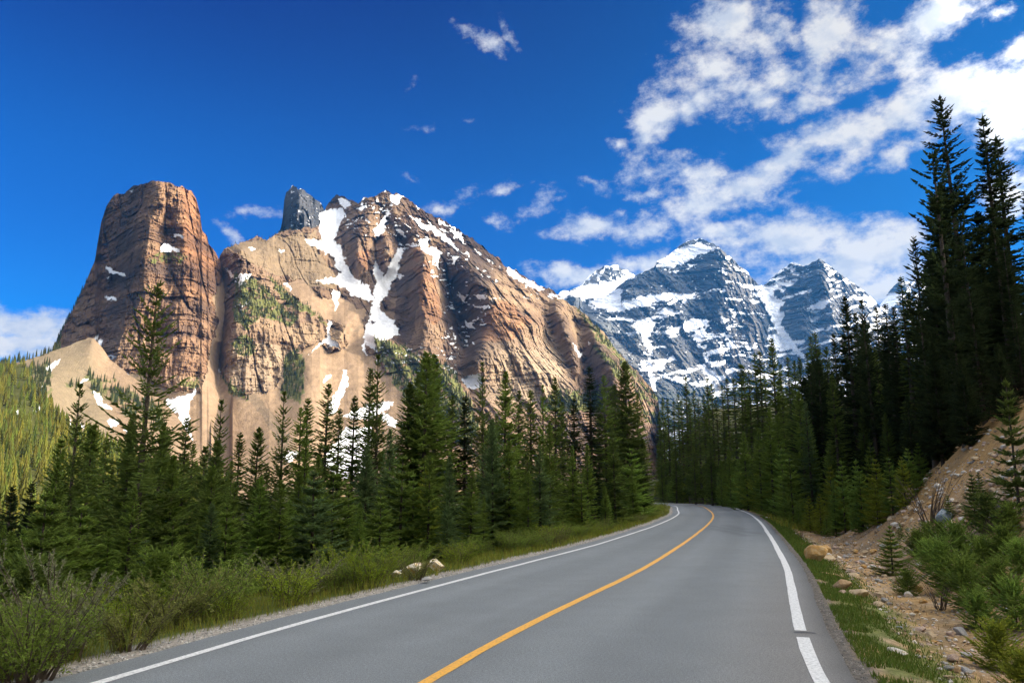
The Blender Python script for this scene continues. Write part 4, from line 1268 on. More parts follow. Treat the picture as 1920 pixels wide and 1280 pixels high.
# needle colours (linear), multiplied by the light/dark of each spray
NEEDLE = {
    'dark': foliage_mat('dark_needles', (0.118, 0.160, 0.038)),
    'mid': foliage_mat('green_needles', (0.162, 0.224, 0.044)),
    'blue': foliage_mat('blue_green_needles', (0.135, 0.195, 0.075)),
    'light': foliage_mat('light_needles', (0.19, 0.275, 0.055)),
    'yellow': foliage_mat('yellow_green_needles', (0.235, 0.270, 0.036)),
    'black': foliage_mat('blackish_needles', (0.040, 0.058, 0.022)),
}
BARK = simple_mat('bark', (0.085, 0.068, 0.052), rough=0.95, noise=[(14, 0.6, 1.4)], bump=0.02, bump_scale=30)
TWIG = simple_mat('bare_twigs', (0.13, 0.10, 0.075), rough=0.95, noise=[(8, 0.7, 1.3)])


def kites(base, d, side, length, width, mid=0.42):
    """flat diamond sprays: arrays (n,3) base, unit direction d, unit side -> verts (n,4,3)"""
    m = base + d * (length * mid)[:, None]
    return np.stack([base, m - side * width[:, None] * 0.5, base + d * length[:, None], m + side * width[:, None] * 0.5], 1)


def unit(v):
    return v / np.maximum(np.linalg.norm(v, axis=-1, keepdims=True), 1e-9)


def tube_trunk(pts, rad, n=7):
    pts = np.asarray(pts, float)
    a = np.linspace(0, 2 * math.pi, n, endpoint=False)
    ring = np.stack([np.cos(a), np.sin(a), np.zeros(n)], 1)
    V = (pts[:, None, :] + ring[None] * np.asarray(rad)[:, None, None]).reshape(-1, 3)
    i = np.arange(len(pts) * n).reshape(len(pts), n)
    j = np.roll(i, -1, 1)
    F = np.stack([i[:-1], j[:-1], j[1:], i[1:]], -1).reshape(-1, 4)
    return V, F


def spruce(seed, H=10.0, ratio=0.16, base=0.05, nbr=300, e_bot=-0.35, e_top=0.7, curl=0.28, gap=0.0, twig=0.34, nt=11, power=0.85, spray=0.05, lump=0.2, whorl=0.0, bottom_shrink=0.25):
    """verts/faces of crown and trunk of a spruce H metres tall"""
    rs = np.random.RandomState(seed)
    R = H * ratio
    lean = rs.uniform(-0.012, 0.012, 2)
    zs = np.sort(base + (1 - base) * rs.rand(nbr) ** 0.92)
    if whorl:
        k = np.round(zs / whorl) * whorl
        zs = np.clip(k + rs.normal(0, whorl * 0.10, nbr), base, 0.992)
    zs = zs[zs < 0.992]
    Vs, Cs = [], []
    lumps = rs.rand(64)
    for i, t in enumerate(zs):
        a = i * 2.39996 + rs.uniform(-0.5, 0.5)
        prof = (1 - t) ** power * (1 - bottom_shrink * math.exp(-((t - base) / 0.12)))
        sec = lumps[int((a % 6.283) / 6.283 * 8) * 8 + int(t * 7.99)]
        L = R * prof * rs.uniform(0.72, 1.08) * (1 - lump + 2 * lump * sec) + 0.05 * H * 0.1
        if rs.rand() < gap * (0.4 + 0.6 * t):
            L *= rs.uniform(0.25, 0.55)
        L = max(L, 0.10)
        e0 = e_bot + (e_top - e_bot) * t ** 1.5 + rs.uniform(-0.13, 0.13)
        ca, sa = math.cos(a), math.sin(a)
        ax = np.array([lean[0] * H * t, lean[1] * H * t, H * t])
        n = max(3, int(nt * (0.35 + 0.65 * L / R)))
        s = (np.arange(n) + rs.uniform(0.1, 0.9, n)) / n
        s = 0.10 + 0.90 * s
        r_ = L * s * math.cos(e0)
        z_ = L * (math.sin(e0) * s + curl * s * s * (1 - 0.7 * t))
        wob = rs.uniform(-0.10, 0.10) * L * s * s
        P = ax + np.stack([r_ * ca - wob * sa, r_ * sa + wob * ca, z_], 1)
        slope = math.tan(e0) + 2 * curl * s * (1 - 0.7 * t)
        tg = unit(np.stack([np.full(n, ca), np.full(n, sa), slope], 1))
        side = np.array([-sa, ca, 0.0])
        shade = rs.uniform(0.72, 1.22)
        for sg in (-1, 1):
            ang = rs.uniform(0.65, 1.05, n)
            d = tg * np.cos(ang)[:, None] + side[None] * (sg * np.sin(ang))[:, None]
            d[:, 2] += rs.uniform(-0.34, 0.12, n)
            d = unit(d)
            tl = L * twig * (1.05 - 0.72 * s) * rs.uniform(0.7, 1.25, n) + 0.07
            w = spray * rs.uniform(0.8, 1.25, n) * (H / 10) ** 0.5 + 0.10 * tl
            flat = unit(np.cross(d, np.array([0, 0, 1.0]) + rs.normal(0, 0.35, (n, 3))))
            Vs.append(kites(P, d, flat, tl, w))
            Vs.append(kites(P, d, unit(np.cross(d, flat)), tl * 0.95, w * 0.8))
            cc = shade * rs.uniform(0.85, 1.18, n)
            Cs += [cc, cc * rs.uniform(0.9, 1.1, n)]
        # leading shoots along the bough
        m = max(2, n // 2)
        q = np.linspace(0.12, 0.86, m)
        A = ax + np.stack([L * q * math.cos(e0) * ca, L * q * math.cos(e0) * sa, L * (math.sin(e0) * q + curl * q * q * (1 - 0.7 * t))], 1)
        dirs = unit(np.stack([np.full(m, ca), np.full(m, sa), math.tan(e0) + 2 * curl * q * (1 - 0.7 * t)], 1))
        ll = np.full(m, L * 1.15 / m + 0.06)
        ww = np.full(m, spray * 1.1 * (H / 10) ** 0.5)
        Vs.append(kites(A, dirs, np.repeat(side[None], m, 0), ll, ww))
        Vs.append(kites(A, dirs, unit(np.cross(dirs, side[None])), ll, ww))
        cc = shade * rs.uniform(0.95, 1.3, m)
        Cs += [cc, cc]
    # leader
    tipb = np.array([[lean[0] * H, lean[1] * H, H * 0.955]] * 3)
    ang = np.array([0, 1.05, 2.1])
    Vs.append(kites(tipb, np.array([[0, 0, 1.0]] * 3), np.stack([np.cos(ang), np.sin(ang), ang * 0], 1), np.full(3, H * 0.05), np.full(3, 0.07 * (H / 10) ** 0.5)))
    Cs.append(np.ones(3))
    V = np.concatenate(Vs, 0)
    cc = np.concatenate(Cs)
    # new growth at the spray tips is lighter
    col = np.stack([cc * 0.86, cc, cc * 1.28, cc], 1).ravel()
    col = np.stack([col * 1.0, col, col * 0.95], 1)
    F = np.arange(len(V) * 4).reshape(-1, 4)
    tz_ = np.linspace(0, 0.97, 9)
    rad = H * 0.0125 * (1 - tz_) ** 0.9 + 0.012
    rad[0] *= 1.3
    pts = np.stack([lean[0] * H * tz_, lean[1] * H * tz_, H * tz_ - 0.25 * (tz_ == 0)], 1)
    Vt, Ft = tube_trunk(pts, rad)
    return V.reshape(-1, 3), F, col, Vt, Ft


PROTO = {}


def proto(kind, needle, **kw):
    H = kw.get('H', 10.0)
    V, F, c, Vt, Ft = spruce(**kw)
    PROTO[kind] = (mesh_np(kind + '_crown', V, F, NEEDLE[needle], colors=c), mesh_np(kind + '_trunk', Vt, Ft, BARK, smooth=True), H)


proto('spire', 'dark', seed=1, H=14, ratio=0.105, nbr=330, e_bot=-0.45, e_top=0.55, power=0.8)
proto('spire2', 'dark', seed=2, H=14, ratio=0.125, nbr=330, e_bot=-0.40, e_top=0.6, power=0.75, gap=0.2, lump=0.3)
proto('fir', 'dark', seed=3, H=15, ratio=0.07, nbr=330, e_bot=-0.6, e_top=0.35, power=0.7, curl=0.2)
proto('medium', 'mid', seed=4, H=10, ratio=0.17, nbr=330, power=0.8, lump=0.25)
proto('medium2', 'mid', seed=5, H=10, ratio=0.19, nbr=340, power=0.9, gap=0.25, lump=0.35)
proto('wide', 'blue', seed=6, H=9, ratio=0.25, nbr=380, power=0.85, e_bot=-0.25, nt=13, lump=0.25)
proto('open', 'dark', seed=7, H=12, ratio=0.19, nbr=190, e_bot=-0.12, e_top=0.75, curl=0.38, gap=0.35, lump=0.38, power=0.72, twig=0.27, base=0.10)
proto('open2', 'dark', seed=8, H=12, ratio=0.15, nbr=210, e_bot=-0.05, e_top=0.7, curl=0.35, gap=0.35, lump=0.35, power=0.8, twig=0.28, base=0.12)
proto('young', 'light', seed=9, H=4, ratio=0.27, nbr=190, e_bot=0.0, e_top=0.6, curl=0.18, whorl=0.072, power=0.95, spray=0.042, lump=0.1, base=0.03, bottom_shrink=0.1)
proto('young2', 'light', seed=10, H=4, ratio=0.33, nbr=200, e_bot=-0.05, e_top=0.65, curl=0.2, whorl=0.08, power=0.9, spray=0.045, lump=0.2, base=0.02, bottom_shrink=0.1)
proto('bushy', 'mid', seed=11, H=3, ratio=0.62, nbr=150, e_bot=0.25, e_top=1.0, curl=0.35, power=0.42, gap=0.3, spray=0.10, nt=8, lump=0.3, base=0.0, bottom_shrink=0.1)
proto('mast', 'black', seed=12, H=17, ratio=0.108, nbr=360, e_bot=-0.42, e_top=0.5, curl=0.35, gap=0.4, lump=0.42, power=0.62, base=0.06, twig=0.34)
proto('mast_thin', 'black', seed=13, H=17, ratio=0.068, nbr=330, e_bot=-0.55, e_top=0.45, curl=0.3, gap=0.3, lump=0.3, power=0.55, base=0.10, twig=0.36)
proto('mast_pine', 'black', seed=14, H=14, ratio=0.17, nbr=130, e_bot=0.05, e_top=0.7, curl=0.5, gap=0.3, lump=0.4, power=0.6, base=0.10, twig=0.22, spray=0.10)


def tree(kind, x, y, z, h, label, group, needle=None, wide=1.0, cat='tree', name='spruce_tree', rot=None):
    cm, tm, H = PROTO[kind]
    e = bpy.data.objects.new(name, None)
    COL.objects.link(e)
    e.empty_display_size = 0.3
    e.location = (x, y, z - 0.06)
    e.rotation_euler = (0, 0, random.uniform(0, 6.28) if rot is None else rot)
    s = h / H
    e.scale = (s * wide, s * wide, s)
    e['label'] = label
    e['category'] = cat
    e['group'] = group
    put('trunk', tm, parent=e)
    c = put('crown', cm, parent=e)
    if needle:
        c.material_slots[0].link = 'OBJECT'
        c.material_slots[0].material = NEEDLE[needle]
    return e


ORD = ['', 'first', 'second', 'third', 'fourth', 'fifth', 'sixth', 'seventh', 'eighth', 'ninth', 'tenth', 'eleventh', 'twelfth', 'thirteenth', 'fourteenth', 'fifteenth', 'sixteenth', 'seventeenth', 'eighteenth', 'nineteenth', 'twentieth']


def ordn(n):
    if n > 99:
        return 'hundred and ' + ordn(n - 100) if n > 100 else 'hundredth'
    if n <= 20:
        return ORD[n]
    tens = {2: 'twenty', 3: 'thirty', 4: 'forty', 5: 'fifty', 6: 'sixty', 7: 'seventy', 8: 'eighty', 9: 'ninety'}
    if n % 10 == 0:
        return tens[n // 10][:-1] + 'ieth'
    return tens[n // 10] + '-' + ORD[n % 10]


def tip_tree(px, py, Y, kind, label, group, **kw):
    x, y, z = at(px, py, Y)
    g = tz(float(x), float(y))
    return tree(kind, float(x), float(y), g, float(z) - g, label, group, **kw)


# ---- left side of the road: skyline tops and the young trees in front of them
YF = lambda px: float(np.interp(px, [0, 250, 500, 700, 930, 1040, 1150, 1210], [15, 19, 20, 23, 30, 37, 48, 62]))
LEFT = [  # tip x, tip y, depth factor, kind, needle, label
    (158, 714, 1.15, 'open2', None, 'bristly open-branched spruce left of the tallest left-hand spruce', 1.0),
    (292, 522, 1.0, 'open', None, 'tallest spruce on the left, sparse with upswept boughs, before the rock tower', 1.0),
    (178, 790, 1.30, 'medium', None, None, 1.0), (203, 818, 1.35, 'spire2', None, None, 1.0), (120, 820, 1.3, 'medium2', None, None, 1), (60, 900, 1.25, 'spire2', 'black', None, 1.1), (28, 905, 1.2, 'spire', 'black', None, 1.2), (98, 925, 1.1, 'medium', 'dark', None, 1.1),
    (353, 778, 1.25, 'spire2', None, 'thin pointed spruce in front of the snow gully beside the tallest left spruce', 1.0),
    (422, 746, 1.25, 'open2', None, 'blunt dark spruce standing against the tan scree at left', 1.0), (452, 806, 1.4, 'spire', None, None, 1.0), (482, 798, 1.3, 'medium', 'dark', 'dark bushy spruce alone against the tan scree', 0.9),
    (539, 730, 1.3, 'open2', None, 'sparse spruce with a visible stem before the lower scree snow', 1.0), (570, 760, 1.25, 'spire2', 'mid', None, 1), (580, 742, 1.45, 'spire', 'mid', None, 1), (612, 716, 1.35, 'spire2', None, 'dark spruce rising left of the long snow tongue', 1.0), (636, 762, 1.3, 'spire', None, None, 1.0),
    (665, 738, 1.4, 'spire', None, None, 1.0), (696, 686, 1.35, 'spire2', None, 'left one of two close spruce tops before the scree fan', 0.9), (715, 662, 1.3, 'open2', None, 'right one of two close spruce tops before the scree fan', 1.0), (764, 716, 1.35, 'medium', 'dark', None, 1.0), (785, 700, 1.5, 'spire2', None, None, 1.0),
    (797, 658, 1.3, 'medium', 'mid', 'broad leafy-looking spruce before the green mountain toe', 1.05), (819, 664, 1.35, 'medium2', 'mid', 'spruce top just right of the broad one before the green toe', 1.0), (846, 738, 1.45, 'spire2', None, None, 1.0),
    (874, 740, 1.3, 'spire', 'black', 'very dark narrow spruce between broader green ones', 1.2), (909, 676, 1.3, 'open2', None, 'dark spruce before the snow patch at the cliff foot', 0.95), (946, 694, 1.3, 'medium2', None, 'spruce standing before the left end of the pale cliff', 0.95), (970, 730, 1.5, 'spire2', None, None, 1),
    (996, 728, 1.25, 'spire2', 'mid', None, 1.1), (1017, 720, 1.2, 'open2', 'mid', None, 0.95), (1041, 704, 1.3, 'spire', None, 'slender spruce before the middle of the pale cliff', 1), (1054, 750, 1.35, 'spire2', None, None, 1.0), (1077, 744, 1.25, 'spire', 'black', None, 1.25),
    (1106, 684, 1.3, 'fir', 'black', 'thin dark fir with drooping tiers before the last dark cliff', 1.25), (1120, 755, 1.3, 'spire2', None, None, 1), (1135, 701, 1.25, 'spire2', 'mid', None, 0.95), (1146, 722, 1.35, 'fir', None, None, 1.2), (1153, 718, 1.3, 'spire', None, None, 1.0), (1166, 706, 1.2, 'spire2', None, None, 0.9),
    (1175, 676, 1.15, 'medium', 'dark', 'tall full spruce at the right end of the left tree line by the bend', 1.0), (1192, 735, 1.1, 'spire2', 'mid', None, 1.0), (1203, 820, 1.02, 'medium', 'dark', None, 0.9),
]
LEFT_FRONT = [
    (20, 990, 0.95, 'wide', 'mid', None, 1.2), (105, 860, 0.98, 'medium2', 'mid', 'broad full spruce with layered boughs at the far left front', 1.1), (250, 800, 1.02, 'medium2', 'mid', None, 1.1), (330, 850, 1.0, 'wide', 'mid', None, 1.0),
    (400, 868, 1.0, 'medium', 'mid', 'feathery green spruce right of the tallest spruce', 1.15), (440, 900, 0.98, 'medium2', 'mid', None, 1.0), (497, 938, 0.9, 'young2', 'light', 'pale grey-green young spruce close to the road edge', 0.95), (560, 880, 1.05, 'medium', 'mid', None, 1.1), (600, 850, 1.05, 'medium', 'mid', None, 1.0),
    (655, 900, 0.98, 'young', 'mid', None, 1.0), (690, 830, 1.05, 'wide', 'blue', None, 0.9), (735, 800, 1.08, 'medium2', 'blue', None, 1.0), (777, 880, 0.98, 'young', 'light', None, 0.9), (798, 874, 0.95, 'young', 'yellow', 'yellowish young spruce with flat tiers above the roadside boulders', 0.95), (625, 960, 0.95, 'young2', 'mid', None, 1.0),
    (845, 850, 1.05, 'medium', 'blue', None, 1.0), (925, 782, 1.0, 'wide', 'blue', 'wide blue-green spruce with full skirts mid way along the left side', 0.85), (1030, 790, 0.98, 'medium2', 'mid', 'spruce with drooping brownish-green boughs and a visible stem', 0.95), (1084, 912, 0.93, 'young2', 'yellow', 'small bright yellow-green conifer at the verge near the bend', 0.8),
    (1100, 830, 1.0, 'medium', 'mid', None, 1.0), (1140, 925, 0.93, 'young', 'light', 'small pale conifer at the verge right of the yellow-green one', 0.8), (1150, 800, 1.0, 'medium2', 'dark', None, 1.1), (200, 1092, 0.80, 'young2', 'yellow', 'small yellow-tipped spruce among the shrubs at lower left', 1.0), (255, 1075, 0.78, 'young', 'mid', None, 1.0), (975, 900, 0.95, 'young', 'mid', None, 1.0), (880, 905, 0.97, 'young', 'blue', None, 1.0),
    (300, 1040, 0.86, 'bushy', 'mid', None, 1.2), (60, 1060, 0.85, 'bushy', 'dark', None, 1.2), (1185, 870, 0.97, 'medium', 'mid', None, 1.0), (520, 1010, 0.92, 'bushy', 'mid', None, 1.0), (700, 950, 0.96, 'young2', 'mid', None, 1.0),
]
_r = np.random.RandomState(17)
for _px in np.arange(12, 1190, 39.0):
    LEFT_FRONT.append((float(_px + _r.uniform(-14, 14)), float(np.interp(_px, [0, 300, 700, 1000, 1200], [985, 960, 905, 880, 880]) + _r.uniform(-65, 45)), float(_r.uniform(0.84, 1.0)),
                       ['medium2', 'young2', 'wide', 'medium', 'young'][_r.randint(0, 5)], ['mid', 'mid', 'light', 'blue', 'mid'][_r.randint(0, 5)], None, float(_r.uniform(1.0, 1.3))))
LEFT = [(a_, b_, c_, k_, n_, l_, w_ * (1.0 if k_.startswith('open') else 1.22)) for (a_, b_, c_, k_, n_, l_, w_) in LEFT]
G_L = 'spruces along the left side of the road'
KIND_WORD = {'spire': 'narrow dark spruce', 'spire2': 'slim dark spruce', 'fir': 'very slim drooping fir', 'medium': 'full spruce', 'medium2': 'loose full spruce', 'wide': 'wide low-skirted spruce', 'open': 'sparse spruce', 'open2': 'sparse bristly spruce', 'young': 'young tiered spruce', 'young2': 'young bushy spruce', 'bushy': 'low bushy conifer'}
for lst, where, g in ((LEFT, 'in the left skyline row', G_L), (LEFT_FRONT, 'in the front row left of the road', 'front row of spruces left of the road')):
    for i, (px, py, f, kind, nd, lab, wd) in enumerate(sorted(lst)):
        lab = lab or f'{KIND_WORD[kind]}, {ordn(i + 1)} from the left {where}'
        tip_tree(px, py, YF(px) * f, kind, lab, g, needle=nd, wide=wd)

# deeper trees on the left slope, packed behind the front ones
SKY_L = sorted([(t[0], t[1]) for t in LEFT])
rs = np.random.RandomState(5)
n = 0
for k in range(900):
    px = rs.uniform(-20, 1205)
    Y = YF(px) * rs.uniform(1.1, 1.9) + (8 if px < 400 else 0)
    sky = np.interp(px, [p[0] for p in SKY_L], [p[1] for p in SKY_L])
    py = max(sky, 705) + rs.uniform(40, 215)
    if px < 140:
        py = rs.uniform(925, 990)
    x, y, z = at(px, py, Y)
    g = tz(float(x), float(y))
    h = float(z) - g
    if not 3.0 < h < 15:
        continue
    d = abs(road_coords(x, y)[0])
    if d < 7:
        continue
    tree(random.choice(['spire', 'spire2', 'medium', 'fir', 'medium2', 'spire2']), float(x), float(y), g, h, 'dark spruce packed behind the front rows on the left slope', 'spruces behind the left rows', needle=random.choice(['dark', 'dark', 'mid']), wide=random.uniform(0.9, 1.25))
    n += 1
    if n >= 64:
        break

# ---- right side
RIGHT_TALL = [
    (1769, 178, 38, 'mast', 'tallest dark spruce against the clouds at upper right', 0.95), (1747, 280, 36, 'mast_pine', 'dark pine with knobbly upcurved branches left of the tallest spruce', 1.0),
    (1835, 213, 38, 'mast_thin', 'thin bare-topped spruce just right of the tallest one', 1.0), (1860, 252, 39, 'mast_thin', 'second thin spruce right of the tallest, slightly shorter', 1.15), (1917, 352, 33, 'mast_thin', 'dark spruce cut by the right edge of the photo', 1.2),
    (1795, 390, 33, 'mast', None, 0.9), (1712, 440, 40, 'mast', None, 0.8), (1690, 515, 44, 'fir', None, 1.1), (1880, 430, 30, 'mast', None, 0.9), (1815, 500, 30, 'mast', None, 1.0), (1740, 470, 38, 'mast', None, 1.0), (1770, 480, 44, 'mast', None, 1.1), (1850, 520, 36, 'mast', None, 1.1), (1900, 560, 27, 'mast', None, 1.0), (1725, 560, 33, 'mast', None, 1.0), (1780, 560, 29, 'mast', None, 1.1), (1925, 470, 40, 'mast', None, 1.2),
]
RIGHT_SKY = [
    (1586, 552, 54, 'spire', 1.2), (1600, 584, 57, 'spire2', 1), (1620, 560, 52, 'open2', 1), (1640, 572, 56, 'fir', 1.1), (1661, 566, 50, 'fir', 1.2), (1676, 572, 47, 'spire2', 1), (1564, 622, 60, 'spire', 1), (1545, 648, 62, 'spire2', 1.1), (1529, 620, 66, 'fir', 1.2), (1521, 627, 70, 'fir', 1.1), (1512, 658, 72, 'fir', 1.1), (1500, 667, 70, 'spire', 1), (1486, 674, 74, 'spire2', 1),
    (1476, 666, 78, 'fir', 1.1), (1462, 680, 82, 'fir', 1.1), (1447, 632, 76, 'spire', 1.1), (1433, 700, 84, 'fir', 1.2), (1422, 655, 86, 'fir', 1.3), (1415, 660, 88, 'fir', 1.2), (1402, 690, 92, 'fir', 1.2), (1394, 682, 94, 'spire', 1), (1386, 679, 96, 'fir', 1.3), (1374, 706, 99, 'fir', 1.3), (1362, 707, 102, 'fir', 1.2), (1354, 719, 104, 'fir', 1.2), (1343, 740, 106, 'fir', 1.2), (1333, 716, 108, 'fir', 1.2), (1326, 706, 110, 'fir', 1.1), (1319, 738, 114, 'fir', 1.3),
    (1308, 745, 118, 'fir', 1.2), (1300, 730, 120, 'fir', 1.2), (1292, 748, 124, 'fir', 1.2), (1286, 704, 126, 'fir', 1.2), (1278, 748, 130, 'fir', 1.2), (1270, 736, 132, 'fir', 1.1), (1262, 750, 136, 'fir', 1.2), (1252, 746, 138, 'fir', 1.2), (1243, 744, 140, 'spire', 1.0), (1237, 770, 142, 'fir', 1.2),
]
RIGHT_FRONT = [
    (1439, 766, 60, 'medium', 'mid', 1.0), (1395, 808, 78, 'medium2', 'mid', 1.1), (1499, 732, 58, 'medium', 'mid', 1.0), (1511, 750, 56, 'spire2', 'blue', 1.0), (1366, 840, 88, 'medium', 'mid', 1.0), (1464, 824, 55, 'young', 'light', 0.8), (1661, 772, 36, 'medium', 'dark', 1.0), (1630, 824, 34, 'young', 'mid', 0.9), (1455, 776, 64, 'medium', 'mid', 1), (1420, 800, 70, 'medium2', 'mid', 1), (1540, 740, 48, 'spire2', 'dark', 1.1), (1560, 700, 50, 'spire', 'dark', 1.2), (1600, 690, 44, 'medium', 'dark', 1), (1640, 650, 42, 'spire', 'dark', 1.1), (1690, 660, 36, 'medium2', 'black', 1.1),
    (1580, 760, 42, 'spire2', 'dark', 1), (1615, 760, 40, 'medium', 'dark', 0.9), (1520, 800, 46, 'medium', 'mid', 0.9), (1480, 850, 50, 'young2', 'mid', 0.9), (1350, 860, 96, 'medium', 'mid', 1), (1385, 860, 80, 'young2', 'light', 0.9), (1555, 820, 40, 'young', 'mid', 0.9), (1700, 740, 32, 'medium', 'black', 1.1), (1745, 640, 31, 'wide', 'black', 1.0), (1800, 660, 28, 'wide', 'black', 1.0), (1870, 640, 26, 'wide', 'black', 1.0), (1330, 820, 104, 'spire2', 'dark', 1.2), (1300, 830, 114, 'spire2', 'dark', 1.2), (1265, 830, 126, 'spire2', 'dark', 1.2), (1240, 850, 134, 'spire', 'dark', 1.2),
]
for i, (px, py, Y, kind, lab, wd) in enumerate(sorted(RIGHT_TALL)):
    tip_tree(px, py, Y, kind, lab or f'near-black shaded spruce, {ordn(i + 1)} from the left in the tall clump at right', 'tall dark clump on the right bank', wide=wd * 1.05)
for i, (px, py, Y, kind, wd) in enumerate(sorted(RIGHT_SKY)):
    tip_tree(px, py, Y, kind, f'{KIND_WORD[kind]}, {ordn(i + 1)} from the bend in the skyline row right of the road', 'skyline spruces right of the road', needle='dark' if Y > 60 else 'black', wide=wd)
for i, (px, py, Y, kind, nd, wd) in enumerate(sorted(RIGHT_FRONT)):
    Y = Y * (1.3 if 1470 < px < 1700 and Y < 50 else 1.0)
    tip_tree(px, py, Y, kind, f'{KIND_WORD[kind]}, {ordn(i + 1)} from the bend in the front row right of the road', 'front row of trees right of the road', needle=nd, wide=wd)
SKY_R = sorted([(t[0], t[1]) for t in RIGHT_SKY] + [(t[0], t[1] + 60) for t in RIGHT_TALL])
n = 0
for k in range(600):
    px = rs.uniform(1232, 1900)
    Y = float(np.interp(px, [1232, 1330, 1420, 1500, 1600, 1700, 1900], [142, 112, 92, 76, 58, 44, 33])) * rs.uniform(0.86, 1.25)
    sky = np.interp(px, [p[0] for p in SKY_R], [p[1] for p in SKY_R])
    py = sky + rs.uniform(25, 110)
    x, y, z = at(px, py, Y)
    g, d, ur, ul, _, _ = terrain(np.array([float(x)]), np.array([float(y)]))
    h = float(z) - float(g[0])
    if not 3.5 < h < 18 or ur[0] < (9.2 if Y < 46 else 4.5):
        continue
    far_ = px < 1500
    tree(random.choice(['fir', 'spire', 'spire2'] if far_ else ['spire', 'spire2', 'mast', 'medium']), float(x), float(y), float(g[0]), h, 'dark spruce packed within the forest on the right hillside', 'forest on the right hillside', needle='dark' if far_ else 'black', wide=random.uniform(1.0, 1.35))
    n += 1
    if n >= 68:
        break
# the same forest goes on up the hillside to the right of the picture
n = 0
for k in range(400):
    x, y = rs.uniform(14, 60), rs.uniform(0, 48)
    g, d, ur, ul, _, _ = terrain(np.array([x]), np.array([y]))
    if ur[0] < 12 or x < 0.70 * y + 6:
        continue
    tree(random.choice(['spire', 'spire2', 'medium', 'mast']), x, y, float(g[0]), rs.uniform(7, 13), 'dark spruce on the hillside right of the tall clump', 'forest above the cut bank', needle='dark', wide=random.uniform(1.0, 1.3))
    n += 1
    if n >= 26:
        break

# small conifers and bushes on the right bank: base pixel, height
BANK = [
    (1672, 1052, 1.45, 'young2', 'mid', 1.3, 'dark green little spruce where the stony ditch meets the bushes'),
    (1720, 1040, 0.9, 'bushy', 'mid', 1.4, 'low spreading conifer bush right of the little ditch spruce'),
    (1772, 1085, 1.35, 'bushy', 'light', 1.15, 'bright green bush, largest in the middle of the right bank'),
    (1812, 1110, 1.2, 'bushy', 'mid', 1.1, 'bush on the right bank just below the largest bright bush'),
    (1870, 1200, 0.8, 'bushy', 'yellow', 1.25, 'yellow-green pine bush at the lower right edge above the stones'),
    (1905, 1150, 1.0, 'bushy', 'light', 1.2, 'green pine bush at the right edge, higher than the yellow-green one'),
    (1830, 985, 1.5, 'young', 'dark', 1.2, 'dark blue-green spruce behind the bright bushes on the bank'),
    (1855, 1000, 1.2, 'bushy', 'dark', 1.2, 'dark bush beside the dark blue-green bank spruce'),
    (1780, 975, 0.8, 'young2', 'mid', 1.1, 'small pointed conifer at the foot of the dirt scarp'),
    (1663, 962, 0.8, 'young', 'mid', 1.1, 'little conifer against the dirt scarp'),
    (1912, 960, 3.3, 'young', 'dark', 0.75, 'dark tiered young spruce at the right edge on the dirt slope'),
    (1885, 1050, 0.9, 'bushy', 'mid', 1.3, 'grey-green bush under the right-edge young spruce'),
    (1740, 1015, 0.7, 'bushy', 'mid', 1.4, 'low bush between the little spruce and the blue boulder'),
    (1700, 1085, 0.7, 'bushy', 'mid', 1.2, 'low bush hugging the ground below the little ditch spruce'),
    (1745, 1065, 1.0, 'bushy', 'light', 1.2, 'light green bush just left of the largest bright bush'),
    (1800, 1060, 1.25, 'bushy', 'light', 1.2, 'bright bush on the upper right of the largest bright bush'),
    (1845, 1080, 1.0, 'bushy', 'mid', 1.3, 'green bush between the bright bushes and the right-edge pines'),
    (1835, 1135, 0.8, 'bushy', 'light', 1.2, 'light bush above the grey stones near the yellow-green pine'),
    (1875, 1120, 0.9, 'bushy', 'mid', 1.2, 'green bush directly above the yellow-green pine bush'),
    (1765, 1020, 0.8, 'bushy', 'dark', 1.3, 'dark bush left of the blue-grey boulder'),
    (1895, 1010, 1.0, 'bushy', 'mid', 1.3, 'green bush under the rusty black boulder at right'),
    (1690, 1010, 0.6, 'young2', 'mid', 1.1, 'knee-high conifer behind the little ditch spruce'),
    (1840, 940, 0.9, 'young2', 'dark', 1.2, 'dark little spruce on the dirt slope above the bushes'),
    (1912, 1230, 0.6, 'bushy', 'yellow', 1.2, 'yellow-green sprig at the lower right corner'),
    (1915, 1075, 0.8, 'bushy', 'light', 1.3, 'light bush at the right edge above the pine bushes'),
]
for (px, py, h, kind, nd, wd, lab) in BANK:
    x, y, g = hit(px, py)
    h = h * (0.70 if kind == 'bushy' else 0.9)
    tree(kind, x, y, g, h, lab, 'small conifers on the right bank', needle=nd, wide=wd, cat='bush' if kind == 'bushy' else 'tree', name='conifer_bush' if kind == 'bushy' else 'young_conifer')
UP = [(1500, 955), (1540, 925), (1585, 945), (1615, 930), (1645, 925), (1630, 870), (1590, 865), (1555, 850), (1575, 835), (1605, 835), (1640, 835), (1515, 905), (1700, 815), (1720, 805), (1510, 945), (1525, 925), (1548, 940), (1565, 915), (1590, 930), (1580, 890), (1605, 900), (1622, 915), (1640, 880), (1610, 860), (1650, 860), (1535, 900), (1560, 870), (1495, 915), (1630, 940), (1660, 905), (1600, 955), (1575, 960), (1680, 860), (1690, 830), (1480, 935), (1665, 830)]
for i, (px, py) in enumerate(sorted(UP)):
    tip_tree(px, py + 22, float(np.interp(px, [1480, 1560, 1690], [47, 38, 31])) * rs.uniform(0.93, 1.06), random.choice(['young', 'young2', 'young2', 'medium2']), f'small green conifer, {ordn(i + 1)} from the left on the bushy bank below the right forest', 'saplings on the bushy bank', needle=random.choice(['light', 'yellow', 'light', 'yellow']), wide=random.uniform(0.8, 1.1), cat='sapling', name='young_conifer')
